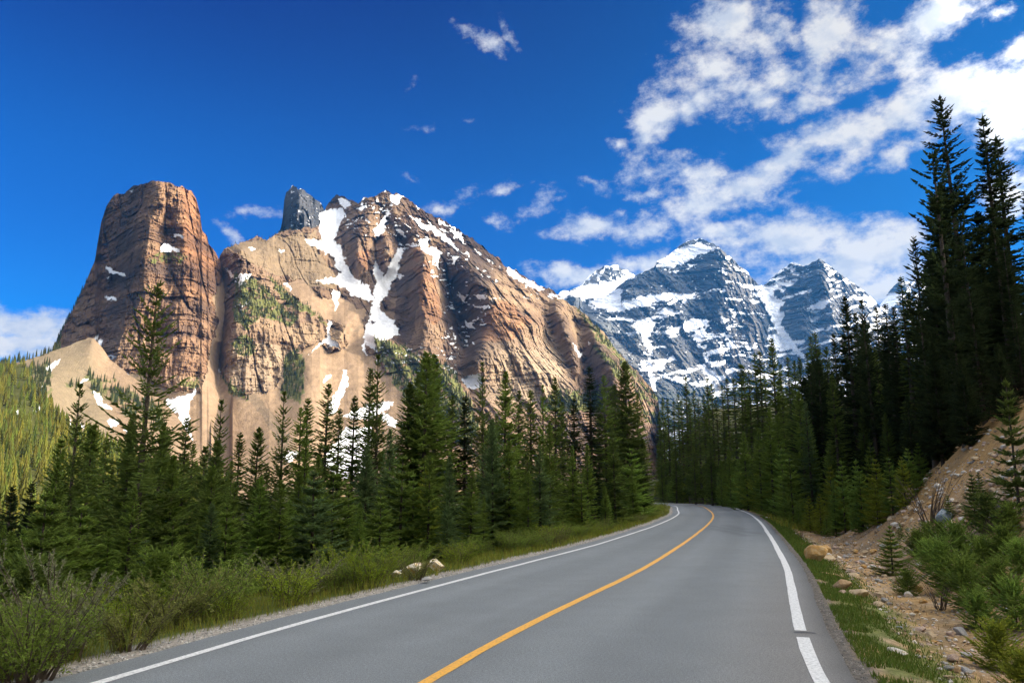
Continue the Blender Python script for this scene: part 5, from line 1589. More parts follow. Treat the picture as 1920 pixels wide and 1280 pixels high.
FARB = [(1235 + i * 9.5 + rs.uniform(-4, 4), 925 - rs.uniform(2, 36)) for i in range(24)]
for i, (px, py) in enumerate(sorted(FARB)):
    tip_tree(px, py, float(np.interp(px, [1235, 1320, 1380, 1470], [138, 122, 98, 62])) * rs.uniform(0.97, 1.05), random.choice(['bushy', 'young2', 'young']), f'small green conifer, {ordn(i + 1)} from the left on the low bank beyond the bend', 'saplings beyond the bend', needle=random.choice(['light', 'light', 'mid', 'yellow']), wide=random.uniform(1, 1.4), cat='sapling', name='young_conifer')
# ------------------------------------------------------------------ far woods (one mass each)
def cone_tree_template(rs, tiers=5, n=6):
    V, F = [], []
    for k in range(tiers):
        z0, z1 = 0.06 + 0.94 * k / tiers * 0.92, min(1.0, 0.06 + 0.94 * (k + 1.55) / tiers)
        r = 0.155 * (1 - (k / tiers)) ** 0.85
        b = len(V)
        V.append((0, 0, z1))
        a0 = rs.uniform(0, 6)
        for j in range(n * 2):
            rr = r * (rs.uniform(0.9, 1.2) if j % 2 == 0 else rs.uniform(0.45, 0.6))
            a = a0 + math.pi * j / n
            V.append((rr * math.cos(a), rr * math.sin(a), z0 + (0.0 if j % 2 == 0 else 0.05)))
        for j in range(n * 2):
            F.append((b, b + 1 + j, b + 1 + (j + 1) % (n * 2)))
    return np.array(V), np.array(F)


def wood(name, P, h, mat, label, seed, wide=1.0, tint=0.25, tiers=5):
    """many small conifers joined into one mass: P (n,3) feet, h heights"""
    rs = np.random.RandomState(seed)
    T = [cone_tree_template(rs, tiers) for _ in range(5)]
    Vs, Fs, Cs, off = [], [], [], 0
    which = rs.randint(0, 5, len(P))
    for w in range(5):
        sel = np.nonzero(which == w)[0]
        V, F = T[w]
        a = rs.uniform(0, 6.28, len(sel))
        ca, sa = np.cos(a), np.sin(a)
        hh = h[sel]
        wd = wide * rs.uniform(0.8, 1.25, len(sel))
        X = (V[None, :, 0] * ca[:, None] - V[None, :, 1] * sa[:, None]) * (hh * wd)[:, None] + P[sel, 0][:, None]
        Y = (V[None, :, 0] * sa[:, None] + V[None, :, 1] * ca[:, None]) * (hh * wd)[:, None] + P[sel, 1][:, None]
        Z = V[None, :, 2] * hh[:, None] + P[sel, 2][:, None] - 0.04 * hh[:, None]
        Vs.append(np.stack([X, Y, Z], -1).reshape(-1, 3))
        Fs.append((F[None] + (np.arange(len(sel)) * len(V))[:, None, None]).reshape(-1, 3) + off)
        c = (1 + tint * rs.uniform(-1, 1, len(sel)))[:, None] * np.array([1, 1, 1])[None]
        c = c * (1 + 0.22 * rs.uniform(-1, 1, (len(sel), 1)) * np.array([[1.0, 0, -0.4]]))
        Cs.append(np.repeat(c[:, None, :], len(V), 1).reshape(-1, 3) * rs.uniform(0.85, 1.15, (len(sel) * len(V), 1)))
        off += len(V) * len(sel)
    me = mesh_np(name, np.concatenate(Vs), np.concatenate(Fs), mat, colors=np.concatenate(Cs))
    put(name, me, kind='stuff', label=label)


def relief_points(r, mask, n, rs, weight=None):
    idx = np.nonzero(mask.ravel())[0]
    if weight is not None:
        w = weight.ravel()[idx]
        pick = rs.choice(idx, n, p=w / w.sum())
    else:
        pick = rs.choice(idx, n)
    return np.stack([r.X.ravel()[pick], r.Y.ravel()[pick], r.Z.ravel()[pick]], 1), pick


rs = np.random.RandomState(21)
M_SLOPE = foliage_mat('slope_forest_needles', (0.125, 0.135, 0.018), rnd=0, hue=0)
M_LEDGE = foliage_mat('ledge_needles', (0.050, 0.062, 0.022), rnd=0, hue=0)
# forest on the slope at far left: even spacing over the ground, not the picture
area = np.abs(np.gradient(R_LEFT.X, axis=1) * np.gradient(np.hypot(R_LEFT.Y, R_LEFT.Z), axis=0))
P, pk = relief_points(R_LEFT, R_LEFT.wood & (R_LEFT.py < 1010), 4600, rs, area ** 0.75)
wood('sunlit_forest', P, rs.uniform(9, 17, len(P)), M_SLOPE, 'sunlit green conifer forest covering the slope at far left', 1, tiers=5, wide=1.1, tint=0.42)
P, pk = relief_points(R_LEFT, R_LEFT.veg, 330, rs)
wood('scree_slope_trees', P, rs.uniform(6, 14, len(P)), M_LEDGE, 'scattered thin conifers on the scree cone', 2, wide=0.8)
edge = (R_LEFT.py < np.nanmin(R_LEFT.py, 0)[None, :] + 3) & (R_LEFT.px < 112)
P, pk = relief_points(R_LEFT, edge, 150, rs)
wood('ridge_forest', P, rs.uniform(8, 16, len(P)), M_LEDGE, 'row of conifers along the skyline at far left', 3, wide=0.8)
m = R_TOWER.px + 0.66 * (R_TOWER.py - 640) < 112
m = (R_TOWER.px > 62) & (R_TOWER.px < 165) & (R_TOWER.py < np.nanmin(R_TOWER.py, 0)[None, :] + np.where(R_TOWER.px < 115, 14, 4))
P, pk = relief_points(R_TOWER, m, 170, rs)
wood('tower_foot_trees', P, rs.uniform(6, 13, len(P)), M_LEDGE, 'dark conifers on the left foot of the rock tower', 4, wide=0.8)
P, pk = relief_points(R_MOUNT, R_MOUNT.veg, 1900, rs)
wood('mountain_trees', P, rs.uniform(5, 13, len(P)), M_LEDGE, 'small conifers scattered on the mountain ledges and green toe', 5, wide=0.9, tiers=4)
crest = (R_MOUNT.py < np.nanmin(R_MOUNT.py, 0)[None, :] + 2) & (R_MOUNT.px < 560) & (R_MOUNT.px > 425)
P, pk = relief_points(R_MOUNT, crest, 40, rs)
wood('crest_trees', P, rs.uniform(4, 7, len(P)), M_LEDGE, 'tiny conifers along the crest of the near hill', 6, wide=0.8, tiers=3)

# ------------------------------------------------------------------ shrubs and grass
LEAF = {
    'green': foliage_mat('willow_leaves', (0.20, 0.27, 0.045), rnd=0.2, hue=0.018),
    'lime': foliage_mat('lime_leaves', (0.26, 0.33, 0.03), rnd=0.12, hue=0.01),
    'grey': foliage_mat('silvery_leaves', (0.27, 0.275, 0.14), rnd=0.12, hue=0.01),
    'olive': foliage_mat('olive_leaves', (0.22, 0.235, 0.06), rnd=0.2, hue=0.015),
}


def shrub_mesh(seed, H, stems, leaves, leaf=0.035, spread=0.5, up=1.0, droop=0.0):
    rs = np.random.RandomState(seed)
    SV, LV, LC = [], [], []
    for k in range(stems):
        a = rs.uniform(0, 6.283)
        b = np.array([math.cos(a), math.sin(a), 0]) * rs.uniform(0, 0.22) * H
        out = rs.uniform(0.05, spread)
        L = H * rs.uniform(0.55, 1.08)
        a2 = a + rs.uniform(-0.7, 0.7)
        d = np.array([math.cos(a2) * out, math.sin(a2) * out, up])
        t = np.linspace(0, 1, 5)
        P = b + d * (L * t)[:, None] + np.stack([math.cos(a2) * t * t, math.sin(a2) * t * t, -droop * t * t], 1) * L * 0.25 + rs.normal(0, 0.02 * H, (5, 3)) * t[:, None]
        w = np.linspace(0.011, 0.003, 5) * (0.6 + 0.5 * H)
        for ax in (np.array([1.0, 0, 0]), np.array([0, 1.0, 0])):
            for i in range(4):
                SV.append([P[i] - ax * w[i], P[i] + ax * w[i], P[i + 1] + ax * w[i + 1], P[i + 1] - ax * w[i + 1]])
        # side twigs
        for q in range(3):
            i = rs.randint(1, 4)
            dd = unit(d + rs.normal(0, 0.7, 3) + [0, 0, 0.3]) * L * rs.uniform(0.15, 0.35)
            ax = np.array([0.7, 0.7, 0]) * 0.0035
            SV.append([P[i] - ax, P[i] + ax, P[i] + dd + ax * 0.5, P[i] + dd - ax * 0.5])
            if leaves:
                n = max(3, leaves // 4)
                tt = rs.uniform(0.2, 1, n)
                base = P[i] + dd * tt[:, None]
                LV.append(kites(base, unit(rs.normal(0, 0.7, (n, 3)) + unit(dd) * 0.7), unit(rs.normal(0, 1, (n, 3))), leaf * rs.uniform(0.7, 1.5, n), leaf * rs.uniform(0.4, 0.75, n)))
                LC.append(rs.uniform(0.7, 1.25, n))
        if leaves:
            tt = rs.uniform(0.22, 1.02, leaves)
            base = np.stack([np.interp(tt, t, P[:, j]) for j in range(3)], 1)
            dirv = unit(d)[None] * 0.6 + rs.normal(0, 0.75, (leaves, 3))
            LV.append(kites(base, unit(dirv), unit(rs.normal(0, 1, (leaves, 3))), leaf * rs.uniform(0.7, 1.6, leaves), leaf * rs.uniform(0.4, 0.75, leaves)))
            LC.append(rs.uniform(0.7, 1.25, leaves))
    SV = np.array(SV).reshape(-1, 3)
    sm = (SV, np.arange(len(SV)).reshape(-1, 4))
    if not leaves:
        return sm, None
    LV = np.concatenate(LV).reshape(-1, 3)
    c = np.repeat(np.concatenate(LC), 4)
    return sm, (LV, np.arange(len(LV)).reshape(-1, 4), np.stack([c, c, c], 1))


SHRUB = []
for sd_, H, st, lv, lf, sp in ((1, 1.0, 34, 84, 0.036, 0.6), (2, 1.2, 30, 84, 0.040, 0.45), (3, 0.75, 34, 76, 0.034, 0.75), (4, 0.95, 30, 90, 0.032, 0.55)):
    (sv, sf), (lv_, lf_, lc_) = shrub_mesh(sd_, H, st, lv, lf, sp)
    SHRUB.append((mesh_np('shrub_stems', sv, sf, TWIG), mesh_np('shrub_leaves', lv_, lf_, LEAF['green'], colors=lc_), H))
BARE = []
M_ROOT = simple_mat('dark_roots', (0.030, 0.022, 0.017), rough=0.95, noise=[(6, 0.6, 1.4)])
for sd_, st, sp, dr in ((11, 70, 0.9, 1.2), (12, 26, 0.55, 0.1)):
    (sv, sf), _ = shrub_mesh(sd_, 1.0, st, 0, spread=sp, droop=dr)
    BARE.append(mesh_np('bare_stems', sv, sf, M_ROOT if sd_ == 11 else TWIG))


def shrub(x, y, z, h, k, leaf, label, group, wide=1.0):
    sm, lm, H = SHRUB[k]
    e = bpy.data.objects.new('shrub', None)
    COL.objects.link(e)
    e.empty_display_size = 0.2
    e.location = (x, y, z - 0.03)
    e.rotation_euler = (0, 0, random.uniform(0, 6.28))
    e.scale = (h / H * wide, h / H * wide, h / H)
    e['label'], e['category'], e['group'] = label, 'shrub', group
    put('stems', sm, parent=e)
    o = put('leaves', lm, parent=e)
    if leaf != 'green':
        o.material_slots[0].link = 'OBJECT'
        o.material_slots[0].material = LEAF[leaf]


G_SH = 'leafy shrubs on the left verge'
for (px, py, h, k, leaf, wide, lab) in [
    (110, 1235, 1.15, 1, 'grey', 0.9, 'silvery long-stemmed shrub at the lower left corner'),
    (20, 1270, 0.95, 1, 'green', 1.1, 'green shrub cut by the lower left corner of the photo'),
    (60, 1275, 0.75, 0, 'green', 1.1, 'green shrub between the lower left corner and the silvery shrub'),
    (310, 1165, 0.75, 2, 'olive', 1.3, 'olive twiggy shrub below the tallest left spruce'),
    (400, 1140, 0.95, 0, 'green', 1.2, 'dense green shrub right below the feathery spruce'),
    (560, 1110, 0.75, 3, 'grey', 1.5, 'greyish sprawling shrub right of the pale young spruce'),
    (690, 1095, 0.8, 0, 'lime', 1.3, 'bright lime-green shrub left of the roadside boulders'),
    (640, 1085, 0.9, 1, 'lime', 1.2, 'lime shrub just behind and left of the brightest lime shrub'),
    (780, 1085, 0.55, 3, 'olive', 1.3, 'thin olive shrub in front of the pale roadside boulders'),
    (860, 1050, 0.6, 0, 'lime', 1.4, 'low lime shrub right of the roadside boulders'),
    (240, 1215, 0.6, 3, 'olive', 1.3, 'low olive shrub at the gravel edge near the lower left'),
]:
    x, y = ground_pt(px, py)
    shrub(x, y, tz(x, y), h, k, leaf, lab, G_SH, wide)
THICK = []
n = 0
rs = np.random.RandomState(31)
for k in range(900):
    i = rs.randint(0, len(CL))
    Yc = CL[i, 1]
    if not 4 < Yc < 105 or rs.rand() > np.interp(Yc, [4, 20, 40, 105], [1, 1, 0.6, 0.3]):
        continue
    ul = rs.uniform(0.8, 4.0)
    p = CL[i] + NRM[i] * (-(WL[i] + 0.5) - ul)
    if p[1] < 7.5 or (abs(p[0] / p[1]) > 0.70):
        continue
    if abs(p[0] - ground_pt(800, 1072)[0]) < 0.9 and abs(p[1] - ground_pt(800, 1072)[1]) < 0.9:
        continue
    THICK.append((float(p[1]), float(p[0]), rs.uniform(0.32, 0.6) + 0.11 * ul * rs.uniform(0.5, 1), rs.randint(0, 4), ['green', 'green', 'olive', 'lime', 'green'][rs.randint(0, 5)], rs.uniform(1.0, 1.5)))
    n += 1
    if n >= 150:
        break
cnt = {}
for (yy, xx, h, k, leaf, wd) in sorted(THICK):
    cnt[leaf] = cnt.get(leaf, 0) + 1
    word = {'green': 'mid-green', 'olive': 'brownish olive', 'lime': 'bright lime-green'}[leaf]
    shrub(xx, yy, tz(xx, yy), h, k, leaf, f'{word} shrub, {ordn(cnt[leaf])} of that colour along the left verge from the near end', 'thicket of shrubs on the left verge', wd)
# shrubs on the right: bare stems, dark root mats over the scarp, greenery beyond
for (px, py, s, k, lab) in [(1745, 985, 1.5, 1, 'bare grey-stemmed shrub in front of the dirt scarp'), (1690, 1075, 0.5, 1, 'small leafless twigs on the gravel below the little ditch spruce'), (1760, 1105, 0.6, 1, 'leafless twigs under the largest bright bush'), (1840, 1030, 0.8, 1, 'dry grey branches tangled among the bank bushes'), (1500, 1000, 0.4, 1, 'dry twigs beside the orange boulder')]:
    x, y, g = hit(px, py)
    put('bare_shrub', BARE[k], (x, y, g - 0.02), label=lab, category='shrub', group='leafless shrubs on the right bank').scale = (s * 0.9, s * 0.9, s)
for (px, py, s, lab) in [(1765, 815, 1.5, 'dark overhanging root mat at the left end of the scarp top'), (1805, 805, 1.8, 'dark root mat hanging over the middle of the scarp'), (1850, 785, 1.9, 'dark root mat over the upper scarp, third from the left'), (1890, 765, 2.0, 'dark root mat highest on the scarp near the right edge'), (1735, 825, 1.1, 'small dark root tangle at the very left tip of the scarp top'), (1920, 735, 2.1, 'dark root mat cut by the right edge above the scarp')]:
    x, y, g = hit(px, py)
    o = put('root_mat', BARE[0], (x, y, g - 0.15), label=lab, category='root mat', group='root mats over the scarp')
    o.scale = (s * 0.8, s * 0.8, s * 0.62)
    o.rotation_euler = (0, 0, random.uniform(0, 6))


def grass(name, n, fu, hgt, mat, label, seed, side, ymax=60, clump=0.0, width=0.006, ymin=2):
    rs = np.random.RandomState(seed)
    w = np.where((CL[:, 1] > ymin) & (CL[:, 1] < ymax), 1.0 / np.maximum(CL[:, 1], 6) ** 1.0, 0)
    i = rs.choice(len(CL), n, p=w / w.sum())
    u = fu(rs, n)
    e = (WR[i] + 0.34 + u) if side > 0 else -(WL[i] + 0.5 + u)
    p = CL[i] + NRM[i] * e[:, None] + TAN_[i] * rs.uniform(-0.3, 0.3, n)[:, None]
    if clump:
        keep = fbm(p[:, 0] / 0.55, p[:, 1] / 0.55, None, 4, seed) > clump
        p = p[keep]
    ang = np.abs(p[:, 0]) < 0.72 * np.maximum(p[:, 1], 0.1) + 1
    p = p[ang]
    n = len(p)
    z = terrain(p[:, 0], p[:, 1])[0]
    base = np.stack([p[:, 0], p[:, 1], z - 0.01], 1)
    d = unit(np.stack([rs.normal(0, 0.35, n), rs.normal(0, 0.35, n), np.ones(n)], 1))
    a = rs.uniform(0, 6.28, n)
    side_v = np.stack([np.cos(a), np.sin(a), np.zeros(n)], 1)
    dist = np.maximum(p[:, 1], 6)
    L = hgt * rs.uniform(0.5, 1.4, n)
    V = kites(base, d, side_v, L, width * rs.uniform(0.7, 1.4, n) * np.clip(dist / 9, 1, 3.5), mid=0.3).reshape(-1, 3)
    c = np.repeat(rs.uniform(0.65, 1.3, n), 4)
    hue = np.repeat(rs.uniform(0.9, 1.5, n), 4)
    put(name, mesh_np(name, V, np.arange(len(V)).reshape(-1, 4), mat, colors=np.stack([c * hue, c, c * 0.9], 1)), kind='stuff', label=label)


M_GR = foliage_mat('verge_grass_blades', (0.17, 0.22, 0.036), rnd=0, hue=0)
M_GR2 = foliage_mat('short_grass_blades', (0.095, 0.165, 0.03), rnd=0, hue=0)
M_DRY = foliage_mat('dry_grass_blades', (0.21, 0.165, 0.075), rnd=0, hue=0)
grass('verge_grass', 30000, lambda r, n: 0.30 + 4.6 * r.rand(n) ** 1.3, 0.22, M_GR, 'tall grass on the left verge', 41, -1, 100)
grass('short_grass', 52000, lambda r, n: 0.16 + np.abs(r.normal(0.30, 0.34, n)), 0.07, M_GR2, 'strip of short green grass beside the right asphalt edge', 42, 1, 60, clump=-0.34, width=0.009)
grass('dry_grass', 3800, lambda r, n: 0.5 + 3.2 * r.rand(n), 0.10, M_DRY, 'thin dry grass on the stony ditch', 43, 1, 45, clump=0.1)
grass('bank_grass', 9000, lambda r, n: 0.5 + 5.0 * r.rand(n), 0.40, M_GR, 'rough grass on the bank beyond the bend', 44, 1, 130, clump=0.0, width=0.012, ymin=44)

# ------------------------------------------------------------------ rocks
def ico(sub):
    import bmesh
    bm = bmesh.new()
    bmesh.ops.create_icosphere(bm, subdivisions=sub, radius=1)
    V = np.array([v.co[:] for v in bm.verts])
    F = np.array([[v.index for v in f.verts] for f in bm.faces])
    bm.free()
    return V, F


def rock_shape(seed, sub=3, cuts=15):
    rs = np.random.RandomState(seed)
    V, F = ico(sub)
    V = V * rs.uniform(0.7, 1.15, 3)
    for k in range(cuts):
        nrm = unit(rs.normal(0, 1, 3))
        lim = rs.uniform(0.45, 0.78)
        dd = V @ nrm
        V = V - np.maximum(0, dd - lim)[:, None] * nrm * 0.94
    V = V * (1 + 0.09 * fbm(V[:, 0] * 3, V[:, 1] * 3, V[:, 2] * 3, 4, seed))[:, None]
    V[:, 2] *= 0.8
    V /= (V[:, 0].max() - V[:, 0].min())
    V[:, 2] -= V[:, 2].min()
    return V, F


def stone_mat(name, c, c2):
    m = simple_mat(name, c, rough=0.85, noise=[(26, 0.8, 1.2), (120, 0.85, 1.15)], bump=0.012, bump_scale=34, spec=0.2)
    nt = m.node_tree
    b = nt.nodes['Principled BSDF']
    src = b.inputs['Base Color'].links[0].from_socket
    tc = node(nt, 'ShaderNodeTexCoord')
    n = node(nt, 'ShaderNodeTexNoise')
    n.inputs['Scale'].default_value = 5.0
    n.inputs['Detail'].default_value = 5
    nt.links.new(tc.outputs['Object'], n.inputs['Vector'])
    mr = node(nt, 'ShaderNodeMapRange')
    mr.inputs['From Min'].default_value = 0.47
    mr.inputs['From Max'].default_value = 0.60
    nt.links.new(n.outputs['Fac'], mr.inputs['Value'])
    mx = node(nt, 'ShaderNodeMix', data_type='RGBA')
    nt.links.new(mr.outputs[0], mx.inputs['Factor'])
    nt.links.new(src, mx.inputs['A'])
    mx.inputs['B'].default_value = (*c2, 1)
    nt.links.new(mx.outputs['Result'], b.inputs['Base Color'])
    return m


STONE = {
    'orange': stone_mat('orange_stone', (0.46, 0.26, 0.085), (0.50, 0.34, 0.16)),
    'brown': stone_mat('brown_stone', (0.36, 0.235, 0.125), (0.44, 0.31, 0.18)),
    'tan': stone_mat('tan_stone', (0.48, 0.37, 0.24), (0.42, 0.30, 0.17)),
    'grey': stone_mat('grey_stone', (0.33, 0.32, 0.31), (0.42, 0.39, 0.34)),
    'blue': stone_mat('blue_grey_stone', (0.25, 0.30, 0.33), (0.38, 0.41, 0.42)),
    'white': stone_mat('white_stone', (0.66, 0.63, 0.58), (0.52, 0.43, 0.30)),
    'cream': stone_mat('cream_stone', (0.66, 0.58, 0.44), (0.60, 0.40, 0.14)),
    'rust': stone_mat('rusty_black_stone', (0.10, 0.085, 0.075), (0.36, 0.19, 0.08)),
    'pink': stone_mat('pinkish_stone', (0.50, 0.37, 0.29), (0.42, 0.30, 0.22)),
}
ROCKS = [mesh_np('rock_mesh', *rock_shape(50 + k), STONE['tan']) for k in range(9)]


def rock(x, y, z, size, k, stone, label, group=None, flat=1.0, name='boulder', cat='boulder'):
    o = put(name, ROCKS[k % 9], (x, y, z - 0.10 * size), label=label, category=cat)
    o.scale = (size, size * random.uniform(0.8, 1.1), size * flat)
    o.rotation_euler = (random.uniform(-0.2, 0.2), random.uniform(-0.2, 0.2), random.uniform(0, 6.28))
    o.material_slots[0].link = 'OBJECT'
    o.material_slots[0].material = STONE[stone]
    if group:
        o['group'] = group
    return o


G_B = 'boulders on the right bank'
for i, (px, py, w, stone, flat, lab) in enumerate([
    (1534, 1048, 31, 'orange', 1.0, 'large orange boulder where the grass strip meets the ditch'), (1549, 1024, 22, 'orange', 0.9, 'small orange stone behind the large orange boulder'), (1557, 1040, 25, 'tan', 0.7, 'flat tan stone right of the large orange boulder'),
    (1577, 1100, 36, 'brown', 0.9, 'rounded brown boulder, left of a touching pair in the ditch'), (1608, 1104, 34, 'tan', 0.8, 'tan boulder with a grey side, right of the touching pair'), (1579, 1108, 14, 'pink', 0.7, 'small pinkish stone under the rounded brown boulder'),
    (1440, 970, 16, 'white', 0.6, 'white stone lying alone beside the road before the bend'), (1356, 945, 12, 'white', 0.7, 'white stone at the outside of the bend'), (1350, 945, 6, 'white', 0.7, 'tiny white stone next to the white stone at the bend'),
    (1768, 985, 28, 'blue', 1.1, 'blue-grey boulder between the bright bushes'), (1881, 978, 42, 'rust', 0.9, 'rusty black boulder near the right edge'), (1778, 1146, 17, 'pink', 0.9, 'pinkish stone at the foot of the bushes, beside the pale boulder'), (1798, 1144, 27, 'grey', 0.9, 'pale grey boulder at the foot of the largest bush'),
    (1820, 1024, 34, 'blue', 0.5, 'flat blue-grey slab among the bushes'), (1830, 1045, 30, 'grey', 0.5, 'flat grey slab below the blue-grey slab'), (1684, 953, 22, 'grey', 0.8, 'grey boulder at the foot of the dirt scarp'), (1776, 842, 15, 'orange', 1.2, 'orange knob of rock at the top of the scarp'),
    (1640, 970, 26, 'grey', 0.4, 'long flat grey stone left of the scarp foot'), (1648, 950, 26, 'grey', 0.5, 'grey ledge stone on the skyline of the dirt bank'), (1830, 862, 16, 'tan', 0.5, 'flat tan stone on the dirt slope'), (1800, 893, 12, 'white', 0.7, 'white stone on the dirt slope'), (1878, 900, 9, 'white', 0.8, 'tiny white stone on the dirt slope near the right edge'),
    (1860, 1284, 44, 'tan', 0.6, 'pale tan stone cut by the bottom edge at right'), (1785, 1196, 22, 'pink', 0.8, 'pinkish brown stone stacked in the stony heap at lower right'), (1797, 1205, 16, 'white', 0.6, 'white stone in the heap at lower right'), (1808, 1213, 26, 'grey', 0.6, 'dark grey flat stone in the heap at lower right'), (1788, 1213, 18, 'brown', 0.7, 'brown stone at the base of the heap at lower right'),
    (1680, 1210, 26, 'white', 0.4, 'flat whitish stone in the middle of the ditch'), (1805, 1180, 22, 'grey', 0.6, 'light grey stone under the yellow-green pine bush'), (1773, 1232, 20, 'tan', 0.5, 'flat tan stone below the heap at lower right'), (1748, 1162, 18, 'orange', 0.6, 'orange stone in the gravel below the twigs'), (1685, 1152, 16, 'blue', 0.5, 'small bluish stone in the ditch gravel'), (1851, 1243, 26, 'grey', 0.5, 'grey stone near the lower right corner'),
    (1613, 1033, 16, 'grey', 0.8, 'grey stone just left of the little ditch spruce'), (1595, 1052, 18, 'pink', 0.6, 'pinkish stone behind the boulder pair'), (1600, 1063, 22, 'tan', 0.5, 'flat tan stone behind the boulder pair'),
]):
    x, y, g = hit(px, py)
    rock(x, y, g, w * y / FOCAL * 1.05, i, stone, lab, G_B, flat)
for i, (px, py, w, stone, flat, lab) in enumerate([(818, 1072, 29, 'cream', 1.1, 'upright white and orange boulder on the left verge'), (778, 1076, 46, 'cream', 0.75, 'broken pale slab left of the upright boulder'), (742, 1080, 24, 'cream', 0.6, 'low pale stone, leftmost of the verge boulders'), (758, 1072, 30, 'white', 0.8, 'whitish stone wedged behind the broken slab'), (800, 1092, 20, 'grey', 0.4, 'flat grey stone at the gravel edge under the boulders'), (790, 1068, 24, 'pink', 0.8, 'pinkish rock between the broken slab and the upright boulder')]):
    x, y = ground_pt(px, py)
    rock(x, y, tz(x, y) + 0.08, w * y / FOCAL * 1.1, i + 3, stone, lab, 'boulders on the left verge', flat)

# individual cobbles and the gravel between them
n = 0
rs = np.random.RandomState(77)
while n < 190:
    Yc = rs.uniform(6.5, 34)
    i = int(np.argmin(np.abs(CL[:, 1] - Yc)))
    u = rs.uniform(1.0, 5.5)
    p = CL[i] + NRM[i] * (WR[i] + 0.34 + u)
    if p[0] > 0.68 * p[1]:
        continue
    s = rs.uniform(0.06, 0.16) * (1 + 0.02 * p[1])
    sk = ['tan', 'pink', 'grey', 'white', 'tan', 'brown', 'orange'][rs.randint(0, 7)]
    rock(p[0], p[1], tz(p[0], p[1]), s, rs.randint(0, 9), sk, f'{sk.replace("pink", "pinkish")} cobble lying in the stony ditch right of the road', 'cobbles in the stony ditch', rs.uniform(0.5, 0.9), 'cobble', 'stone')
    n += 1


def gravel(name, P, size, mats_c, label, seed):
    rs = np.random.RandomState(seed)
    V0, F0 = ico(1)
    n = len(P)
    nv = len(V0)
    jit = 1 + rs.uniform(-0.28, 0.28, (n, nv, 1))
    V = V0[None] * jit * (size[:, None, None] * 0.5) * rs.uniform(0.6, 1.2, (n, 1, 3)) * np.array([1, 1, 0.65])
    a = rs.uniform(0, 6.28, n)
    X = V[..., 0] * np.cos(a)[:, None] - V[..., 1] * np.sin(a)[:, None] + P[:, 0][:, None]
    Y = V[..., 0] * np.sin(a)[:, None] + V[..., 1] * np.cos(a)[:, None] + P[:, 1][:, None]
    Z = V[..., 2] + P[:, 2][:, None] + size[:, None] * 0.12
    c = np.asarray(mats_c)[rs.randint(0, len(mats_c), n)] * rs.uniform(0.75, 1.2, (n, 1))
    F = (F0[None] + (np.arange(n) * nv)[:, None, None]).reshape(-1, 3)
    m = simple_mat(name + '_stone', (0.4, 0.35, 0.3), rough=0.9, attr='Col', noise=[(60, 0.8, 1.2)])
    put(name, mesh_np(name, np.stack([X, Y, Z], -1).reshape(-1, 3), F, m, colors=np.repeat(c, nv, 0)), kind='stuff', label=label)


def gravel_points(n, rs, side, ufun, ymax, ymin=6):
    w = np.where((CL[:, 1] > ymin) & (CL[:, 1] < ymax), 1.0 / np.maximum(CL[:, 1], 6), 0)
    i = rs.choice(len(CL), n, p=w / w.sum())
    u = ufun(n)
    e = (WR[i] + 0.34 + u) if side > 0 else -(WL[i] + 0.5 + u)
    p = CL[i] + NRM[i] * e[:, None] + TAN_[i] * rs.uniform(-0.3, 0.3, n)[:, None]
    p = p[np.abs(p[:, 0]) < 0.70 * p[:, 1]]
    return np.stack([p[:, 0], p[:, 1], terrain(p[:, 0], p[:, 1])[0]], 1)


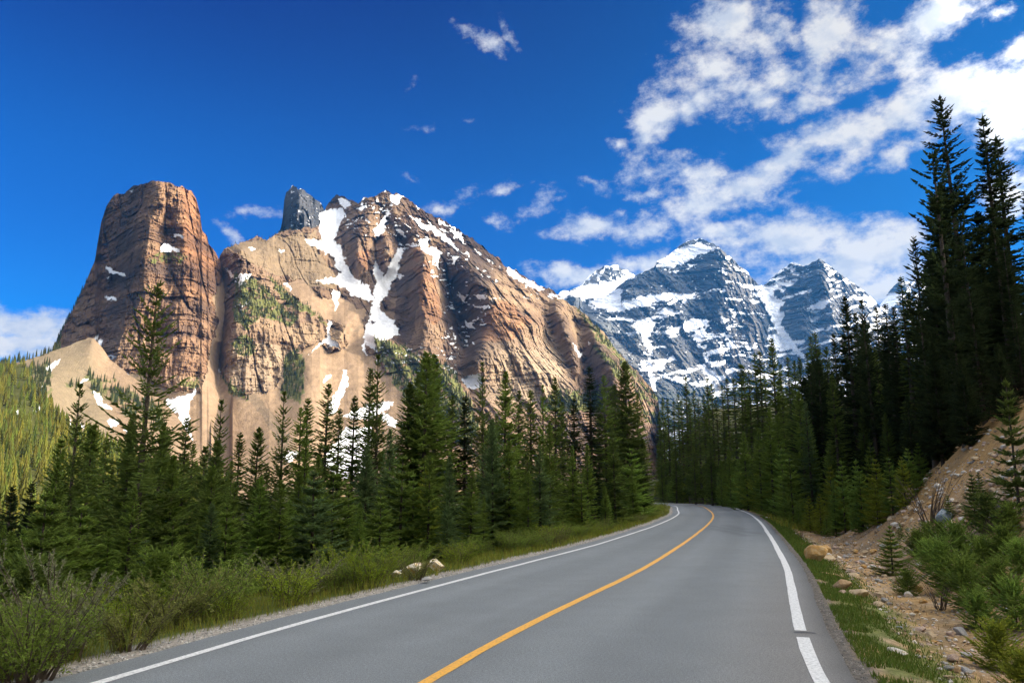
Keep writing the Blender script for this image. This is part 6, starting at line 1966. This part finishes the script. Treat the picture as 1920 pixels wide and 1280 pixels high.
COLS = [(0.46, 0.37, 0.25), (0.38, 0.29, 0.19), (0.34, 0.32, 0.30), (0.56, 0.52, 0.46), (0.44, 0.30, 0.17), (0.42, 0.32, 0.26), (0.28, 0.21, 0.14)]
P = gravel_points(7500, rs, 1, lambda n: 0.9 + 5.0 * rs.rand(n), 40)
gravel('ditch_gravel', P, rs.uniform(0.015, 0.065, len(P)) * (1 + P[:, 1] * 0.015), COLS, 'loose tan gravel over the ditch and the dirt bank', 1)
P = gravel_points(3500, rs, -1, lambda n: np.abs(rs.normal(0.18, 0.16, n)) - 0.03, 70)
gravel('shoulder_gravel', P, rs.uniform(0.012, 0.035, len(P)) * (1 + P[:, 1] * 0.012), [(0.36, 0.35, 0.33), (0.28, 0.27, 0.25), (0.44, 0.42, 0.38)], 'grey gravel along the left asphalt edge', 2)
P = gravel_points(2600, rs, 1, lambda n: np.abs(rs.normal(0.10, 0.12, n)) - 0.06, 45)
gravel('edge_gravel', P, rs.uniform(0.008, 0.024, len(P)) * (1 + P[:, 1] * 0.012), [(0.16, 0.155, 0.15), (0.30, 0.28, 0.25), (0.22, 0.21, 0.19)], 'dark grit along the right asphalt edge', 3)
# stones on the scarp and scree slope at right
pts = []
for k in range(1500):
    px, py = rs.uniform(1640, 1925), rs.uniform(790, 1000)
    if py < 965 - (px - 1640) * 0.80:
        continue
    pts.append((px, py))
pts = pts[:420]
P = np.array([hit(a, b) for a, b in pts])
gravel('scarp_stones', P, rs.uniform(0.03, 0.30, len(P)) ** 1.2, COLS, 'stones bedded in the dirt scarp', 4)

# ------------------------------------------------------------------ air
def build_haze():
    import bmesh
    bm = bmesh.new()
    bmesh.ops.create_cube(bm, size=1)
    me = bpy.data.meshes.new('haze')
    bm.to_mesh(me)
    bm.free()
    m = bpy.data.materials.new('air')
    m.use_nodes = True
    nt = m.node_tree
    nt.nodes.clear()
    out = node(nt, 'ShaderNodeOutputMaterial')
    v = node(nt, 'ShaderNodeVolumePrincipled')
    v.inputs['Color'].default_value = (0.08, 0.38, 1.0, 1)
    v.inputs['Density'].default_value = HAZE
    v.inputs['Anisotropy'].default_value = 0.2
    nt.links.new(v.outputs[0], out.inputs['Volume'])
    me.materials.append(m)
    o = put('haze', me, (0, 0, 920), kind='stuff', label='thin blue mountain haze')
    o.scale = (14600, 14600, 2060)


HAZE = 2.4e-5
if HAZE:
    build_haze()
